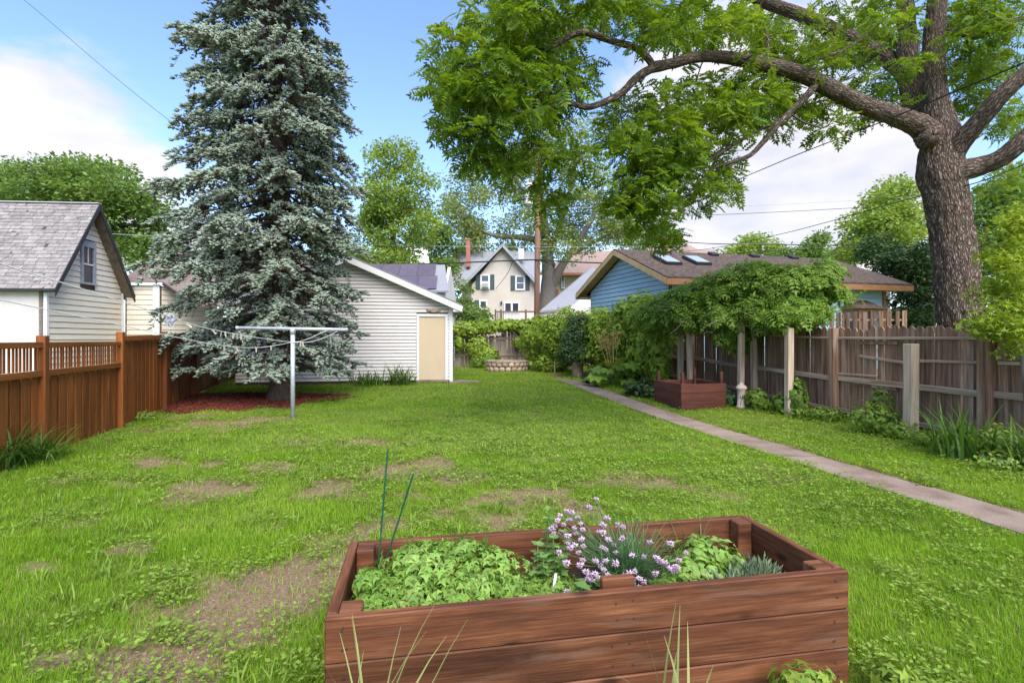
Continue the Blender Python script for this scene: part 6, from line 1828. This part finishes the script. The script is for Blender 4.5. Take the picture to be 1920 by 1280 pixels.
straw = T('strawberry_plant', 'leafy strawberry plant against the back right corner of the raised bed', 'herb', bl(1.85, .55, ZS))
W('foliage', blob_leaves('foliage', [(bl(1.86, .56, .39), (.17, .13, .10)), (bl(1.72, .42, .37), (.16, .14, .08)), (bl(1.58, .27, .36), (.18, .14, .06)), (bl(1.98, .50, .37), (.08, .1, .06))], t_simple(.66, .07, .12), 950, .048, 'herb_leaf', up_bias=.9, jitter=.75), None, straw)
thy = T('lavender_plant', 'fine grey green lavender bush at the right end of the raised bed', 'herb', bl(1.9, .25, ZS))
n_ = 1500
cc_ = [(bl(1.80, .22, .34), (.22, .14, .10)), (bl(1.98, .28, .34), (.14, .14, .13)), (bl(1.68, .16, .34), (.14, .10, .06))]
ci = rng.integers(0, 3, n_); u = rdir(n_); u[:, 2] = np.abs(u[:, 2])
ps = np.array([cc_[i][0] for i in ci]) + u * np.array([cc_[i][1] for i in ci]) * rng.uniform(.3, 1, n_)[:, None]
W('foliage', scatter('foliage', t_quad(.26), ps, norm(u + np.array([0, 0, .8]) + rng.normal(size=(n_, 3)) * .45), rdir(n_), rng.uniform(.022, .045, n_), 'thyme_leaf'), None, thy)
# chives with their flower heads
chv = T('chive_plant', 'clump of chives with many round lilac flower heads in the raised bed', 'herb', bl(1.36, .40, ZS))
cb = bl(1.36, .40, ZS - .01)
V_, F_ = straps(420, cb, .055, .36, .0042, (.15, 1.15), 5, 1.2)
W('leaves', np_mesh('leaves', V_, F_, 'chive_stem'), None, chv)
fl = []
nq = 46
uu = norm(np.array([[math.cos(2.399963 * i) * math.sqrt(1 - (1 - 2 * (i + .5) / nq) ** 2), math.sin(2.399963 * i) * math.sqrt(1 - (1 - 2 * (i + .5) / nq) ** 2), 1 - 2 * (i + .5) / nq] for i in range(nq)]))
fmes = [scatter('flower_head', t_spindle(.36), uu * .12 * (1, 1, sq), norm(uu + rng.normal(size=uu.shape) * .22) * (1, 1, sq), rdir(nq), rng.uniform(.45, 1.12, nq) * (.8 + .4 * (uu[:, 2] > -.3)), 'chive_flower') for sq in (1, .85, .7, 1.15)]
HEADS = [(1062, 958), (1050, 966), (1083, 970), (1105, 952), (1118, 936), (1131, 985), (1138, 972), (1045, 976), (1040, 986), (1034, 991), (1072, 962), (1057, 984), (1068, 975), (1076, 990), (1088, 982), (1038, 1000), (1052, 997), (1064, 1005), (1080, 1000), (1092, 993), (1064, 1019), (1078, 1022), (1090, 1012), (1070, 1028), (1085, 1036), (1093, 1024), (1122, 997), (1130, 1000), (1140, 1012), (1128, 1026), (1136, 1030), (1150, 1022), (1154, 1036), (1167, 1010), (1168, 988), (1157, 984), (1092, 1050), (1088, 1060), (1117, 1052), (1125, 1060), (1136, 1052), (1155, 1057), (1132, 1068), (1098, 1072), (1106, 1080), (1115, 1076), (1121, 1082), (1140, 1078), (1145, 1086), (1130, 1088), (1110, 1088), (1100, 1086), (1172, 1082), (1180, 1076), (1190, 1072), (1188, 1090), (1198, 1085), (1206, 1090), (1184, 1095), (1198, 1103), (1218, 1017), (1257, 1019), (1286, 1037), (1237, 1052), (1246, 1056), (1255, 1065), (1262, 1070), (1206, 1044), (1272, 1050), (1229, 1076), (1186, 1042), (1062, 1056), (1062, 1108), (1086, 1108), (1070, 1110), (1178, 1090), (1230, 1046), (1266, 1062), (1270, 1064), (1048, 1036)]
stk = MB()
for i, (px, py) in enumerate(HEADS):
    d = 2.47 + (1040 - py) * .0030 + random.uniform(-.05, .05)
    if py > 1070: d = 2.30 + random.uniform(-.03, .03)
    if px > 1170 and py > 1060: d = 2.36 + random.uniform(-.04, .02)
    c = P(px, py, d)
    a_ = (c - bl(0, 0, 0)).dot(uy)
    if a_ < TH + .02 and c.z < .54: c = c + uy * (TH + .03 - a_)
    if a_ > LY - TH and c.z < .54: c = c - uy * (a_ - LY + TH + .02)
    c.z = max(c.z, .36)
    base = cb + Vector((random.gauss(0, .035), random.gauss(0, .035), 0))
    m_ = (base + c) / 2 + Vector((0, 0, .04))
    stk.tube([base, m_, c], [.0022, .002, .0016], 4, cap=False)
    s_ = random.uniform(.014, .0215)
    piece('flower_head', fmes[i % 4], None, Matrix.Translation(c) @ Matrix.Rotation(random.uniform(0, 6), 4, 'Z') @ Matrix.Rotation(random.uniform(-.5, .5), 4, 'X') @ Matrix.Scale(s_, 4), chv)
W('flower_stalks', stk.mesh('flower_stalks', 'chive_stem'), None, chv)
# slender onion leaves in the corner
V_, F_ = straps(9, bl(1.86, .60, ZS), .05, .36, .0035, (.1, .8), 5); tag(W('wild_onion', np_mesh('wild_onion', V_, F_, 'chive_stem'), None), 'few thin curling onion leaves rising before the back plank', 'herb')
# two green plant stakes
for (b0, t0_, lab) in (((706, 1032), (727, 843), 'upright green metal plant stake in the back corner of the raised bed'), ((708, 1030), (775, 888), 'leaning green metal plant stake crossing the upright one')):
    a = P(b0[0], b0[1], 2.52); a.z -= .18; b = P(t0_[0], t0_[1], 2.55 if t0_[0] < 740 else 2.50)
    mb = MB(); n = 26
    mb.tube([a.lerp(b, i / n) for i in range(n + 1)], [.0052 if i % 2 else .0042 for i in range(n + 1)], 7)
    tag(W('plant_stake', mb.mesh('plant_stake', 'green_stake'), None), lab, 'plant stake', 'green plant stakes')
t_ = T('parsley_seedling', 'small lobed seedling at the front of the planter near its far corner', 'weed', Vector((1.2, 2.12, 0)))
W('foliage', blob_leaves('foliage', [(Vector((1.2, 2.13, .13)), (.13, .08, .08)), (Vector((1.62, 2.2, .10)), (.10, .10, .07))], t_lobed(5, .5), 170, .05, 'weed_leaf', up_bias=1), None, t_)

# ================================================================== GRASS AND WEEDS
def lawn_ok(x, y):
    px_, _ = to_px(x, y)
    ok = (x > path_x(y) + .58 + .03) | (x < path_x(y) - .01) | (y > 18.2)
    ok &= x < fence_x(y) - .06
    ok &= x > -6.44 - .30 * (y - 7.48) + .05
    # not inside the beds and buildings
    a = (x - FL.x) * ux.x + (y - FL.y) * ux.y; b = (x - FL.x) * uy.x + (y - FL.y) * uy.y
    ok &= ~((a > -.01) & (a < LX + .01) & (b > -.01) & (b < LY + .05))
    a = (x - o0.x) * vx.x + (y - o0.y) * vx.y; b = (x - o0.x) * vy.x + (y - o0.y) * vy.y
    ok &= ~((a > -.01) & (a < PLX + .01) & (b > -.01) & (b < PLY + .03))
    s = (x - gR.x) * gu.x + (y - gR.y) * gu.y; q = (x - gR.x) * gb.x + (y - gR.y) * gb.y
    ok &= ~((s > -.05) & (s < GW) & (q > -.08) & (q < GDEP))
    ok &= (x - fc.x) ** 2 + (y - fc.y) ** 2 > .9 ** 2
    pxx, pyy = to_px(x, y)
    t = (pxx - 295) / 380
    lo = 774 - 22 * np.maximum(0, t - .25) + 3 * np.sin(pxx * .06) - np.where(t > .62, (t - .62) * 60, 0)
    ok &= ~((pyy < lo - 1) & (pyy > 737 + 8 * np.abs(t - .45)) & (t > 0) & (t < 1))
    return ok


def sow(n, y0, y1, power=1.0):
    """points over the visible lawn between two distances"""
    y = y0 + (y1 - y0) * rng.random(n) ** power
    x = (rng.random(n) * 2 - 1) * (y * 1.06 + .3)
    m = (x > -11) & (x < 8)
    x, y = x[m], y[m]
    m = lawn_ok(x, y)
    return x[m], y[m]


def blades(n, y0, y1, h, w, seg2, thr=.36):
    x, y = sow(n, y0, y1)
    b = bare(x, y)
    keep = rng.random(len(x)) > sstep(thr - .16, thr + .12, b) * .88
    x, y = x[keep], y[keep]; n = len(x)
    lush = vnoise(x, y, .9, 21) * .6 + vnoise(x, y, 3.5, 22) * .4
    tall = sstep(.5, .75, vnoise(x, y, .7, 31))
    hh = h * rng.uniform(.5, 1.25, n) * (.65 + .7 * lush + .25 * tall)
    ww = w * rng.uniform(.7, 1.3, n)
    a = rng.uniform(0, 2 * math.pi, n)
    L_ = rng.uniform(.15, .95, n)
    z = gz(y) + .035 * (vnoise(x, y, 1.3, 8) - .5)
    base = np.stack([x, y, z - .004], 1)
    s = np.stack([np.cos(a), np.sin(a), np.zeros(n)], 1) * ww[:, None] * .5
    d = np.stack([-np.sin(a), np.cos(a), np.zeros(n)], 1)
    tip = base + d * (hh * L_)[:, None] + np.stack([np.zeros(n), np.zeros(n), hh * np.sqrt(np.maximum(.15, 1 - (L_ * .8) ** 2))], 1)
    if seg2:
        mid = base + d * (hh * L_ * .32)[:, None] + np.stack([np.zeros(n), np.zeros(n), hh * .60], 1)
        mid = mid - np.array([0, 0, .3]) * hh[:, None]
        V = np.stack([base, mid + s, mid - s, tip], 1).reshape(-1, 3)
        k = np.arange(n)[:, None] * 4
        Fa = np.concatenate([k + np.array([[0, 1, 2]]), k + np.array([[2, 1, 3]])])
    else:
        V = np.stack([base - s, base + s, tip], 1).reshape(-1, 3)
        Fa = np.arange(n)[:, None] * 3 + np.array([[0, 1, 2]])
    return V, Fa


gp_parts = [blades(210000, 1.3, 4.0, .056, .0042, True), blades(220000, 3.6, 7.0, .056, .0075, False), blades(190000, 6.6, 12, .052, .010, False), blades(200000, 11.4, 25, .058, .020, False)]
go = W('grass', join_np('grass', gp_parts, 'grass_blade'), None)
tag(go, 'patchy bright green lawn grass across the yard', 'grass', kind='stuff')

dry = [blades(16000, 1.3, 6.0, .055, .0042, False, .75), blades(14000, 5.5, 12, .05, .009, False, .75)]
tag(W('dry_grass', join_np('dry_grass', dry, 'straw'), None), 'dead straw coloured blades mixed through the lawn', 'grass', kind='stuff')
# broad leaved weeds in tufts
def weeds(n, y0, y1, size, per, rad_):
    x, y = sow(n, y0, y1)
    w = .42 * vnoise(x, y, .55, 41) + .58 * vnoise(x, y, 2.8, 42)
    pxx, pyy = to_px(x, y)
    side = sstep(560, 900, pxx) * .22 * (.05 + .95 * sstep(2.8, 4.6, y)) + .12 * (x > path_x(y))
    keep = (w + side + .34 * sstep(.12, .30, bare(x, y)) * (1 - sstep(.5, .85, bare(x, y))) > .60) & (rng.random(len(x)) < .85) & (bare(x, y) < .8)
    x, y = x[keep], y[keep]; n = len(x)
    c = np.stack([x, y, gz(y) + .035 * (vnoise(x, y, 1.3, 8) - .5)], 1)
    c = np.repeat(c, per, axis=0); N_ = len(c)
    big = np.repeat(rng.uniform(.6, 1.5, n), per)
    a = rng.uniform(0, 2 * math.pi, N_); r = rad_ * big * np.sqrt(rng.random(N_))
    pos = c + np.stack([np.cos(a) * r, np.sin(a) * r, .025 + .055 * big * rng.random(N_) * (1.25 - r / (rad_ * big))], 1)
    fwd = np.stack([np.cos(a), np.sin(a), rng.uniform(-.1, .5, N_)], 1)
    up = norm(np.array([0, 0, 1.0]) + rng.normal(size=(N_, 3)) * .3)
    return pos, fwd, up, size * rng.uniform(.6, 1.3, N_) * big ** .5
for (args, tm, nm, lab) in (((4200, 1.5, 6.0, .026, 18, .06), t_quad(.62), 'lawn_weeds', 'low broad leaved weeds scattered through the near lawn'), ((8000, 5.5, 13, .032, 13, .09), t_quad(.75), 'far_lawn_weeds', 'low broad leaved weeds through the far lawn and path verge')):
    pos, fwd, up, sz = weeds(*args)
    tag(W(nm, scatter(nm, tm, pos, fwd, up, sz, 'weed_leaf'), None), lab, 'weeds', kind='stuff')
# coarse crabgrass tufts on the left lawn
Vs, Fs, b_ = [], [], 0
for _ in range(420):
    yy = random.uniform(1.9, 8.5); xx = random.uniform(-1.0, .25) * yy
    if not bool(lawn_ok(np.array([xx]), np.array([yy]))[0]) or float(bare(np.array([xx]), np.array([yy]))[0]) > .5: continue
    v, f = straps(random.randint(7, 14), (xx, yy, float(gz(yy))), .025, random.uniform(.09, .17), .0085, (.3, 1.2), 3)
    Vs.append(v); Fs.append(f + b_); b_ += len(v)
tag(W('crabgrass', np_mesh('crabgrass', np.concatenate(Vs), np.concatenate(Fs), 'weed_leaf'), None), 'coarse light green crabgrass tufts on the left lawn', 'weeds', kind='stuff')
# grit and small stones on the bare earth
x, y = sow(26000, 1.5, 9)
m = bare(x, y) > .45
x, y = x[m], y[m]; n = len(x)
ps = np.stack([x, y, gz(y) + .035 * (vnoise(x, y, 1.3, 8) - .5) + .002], 1)
gv = [(-.5, -.3, 0), (.4, -.4, 0), (.5, .3, 0), (-.3, .45, 0), (0, 0, .45)]
tag(W('grit', scatter('grit', (gv, [(0, 1, 4), (1, 2, 4), (2, 3, 4), (3, 0, 4)]), ps, np.stack([np.cos(x * 99), np.sin(x * 99), 0 * x], 1), np.tile([0, 0, 1.0], (n, 1)), rng.uniform(.004, .012, n), 'ash'), None), 'small pale grit lying on the bare earth of the lawn', 'gravel', kind='stuff')
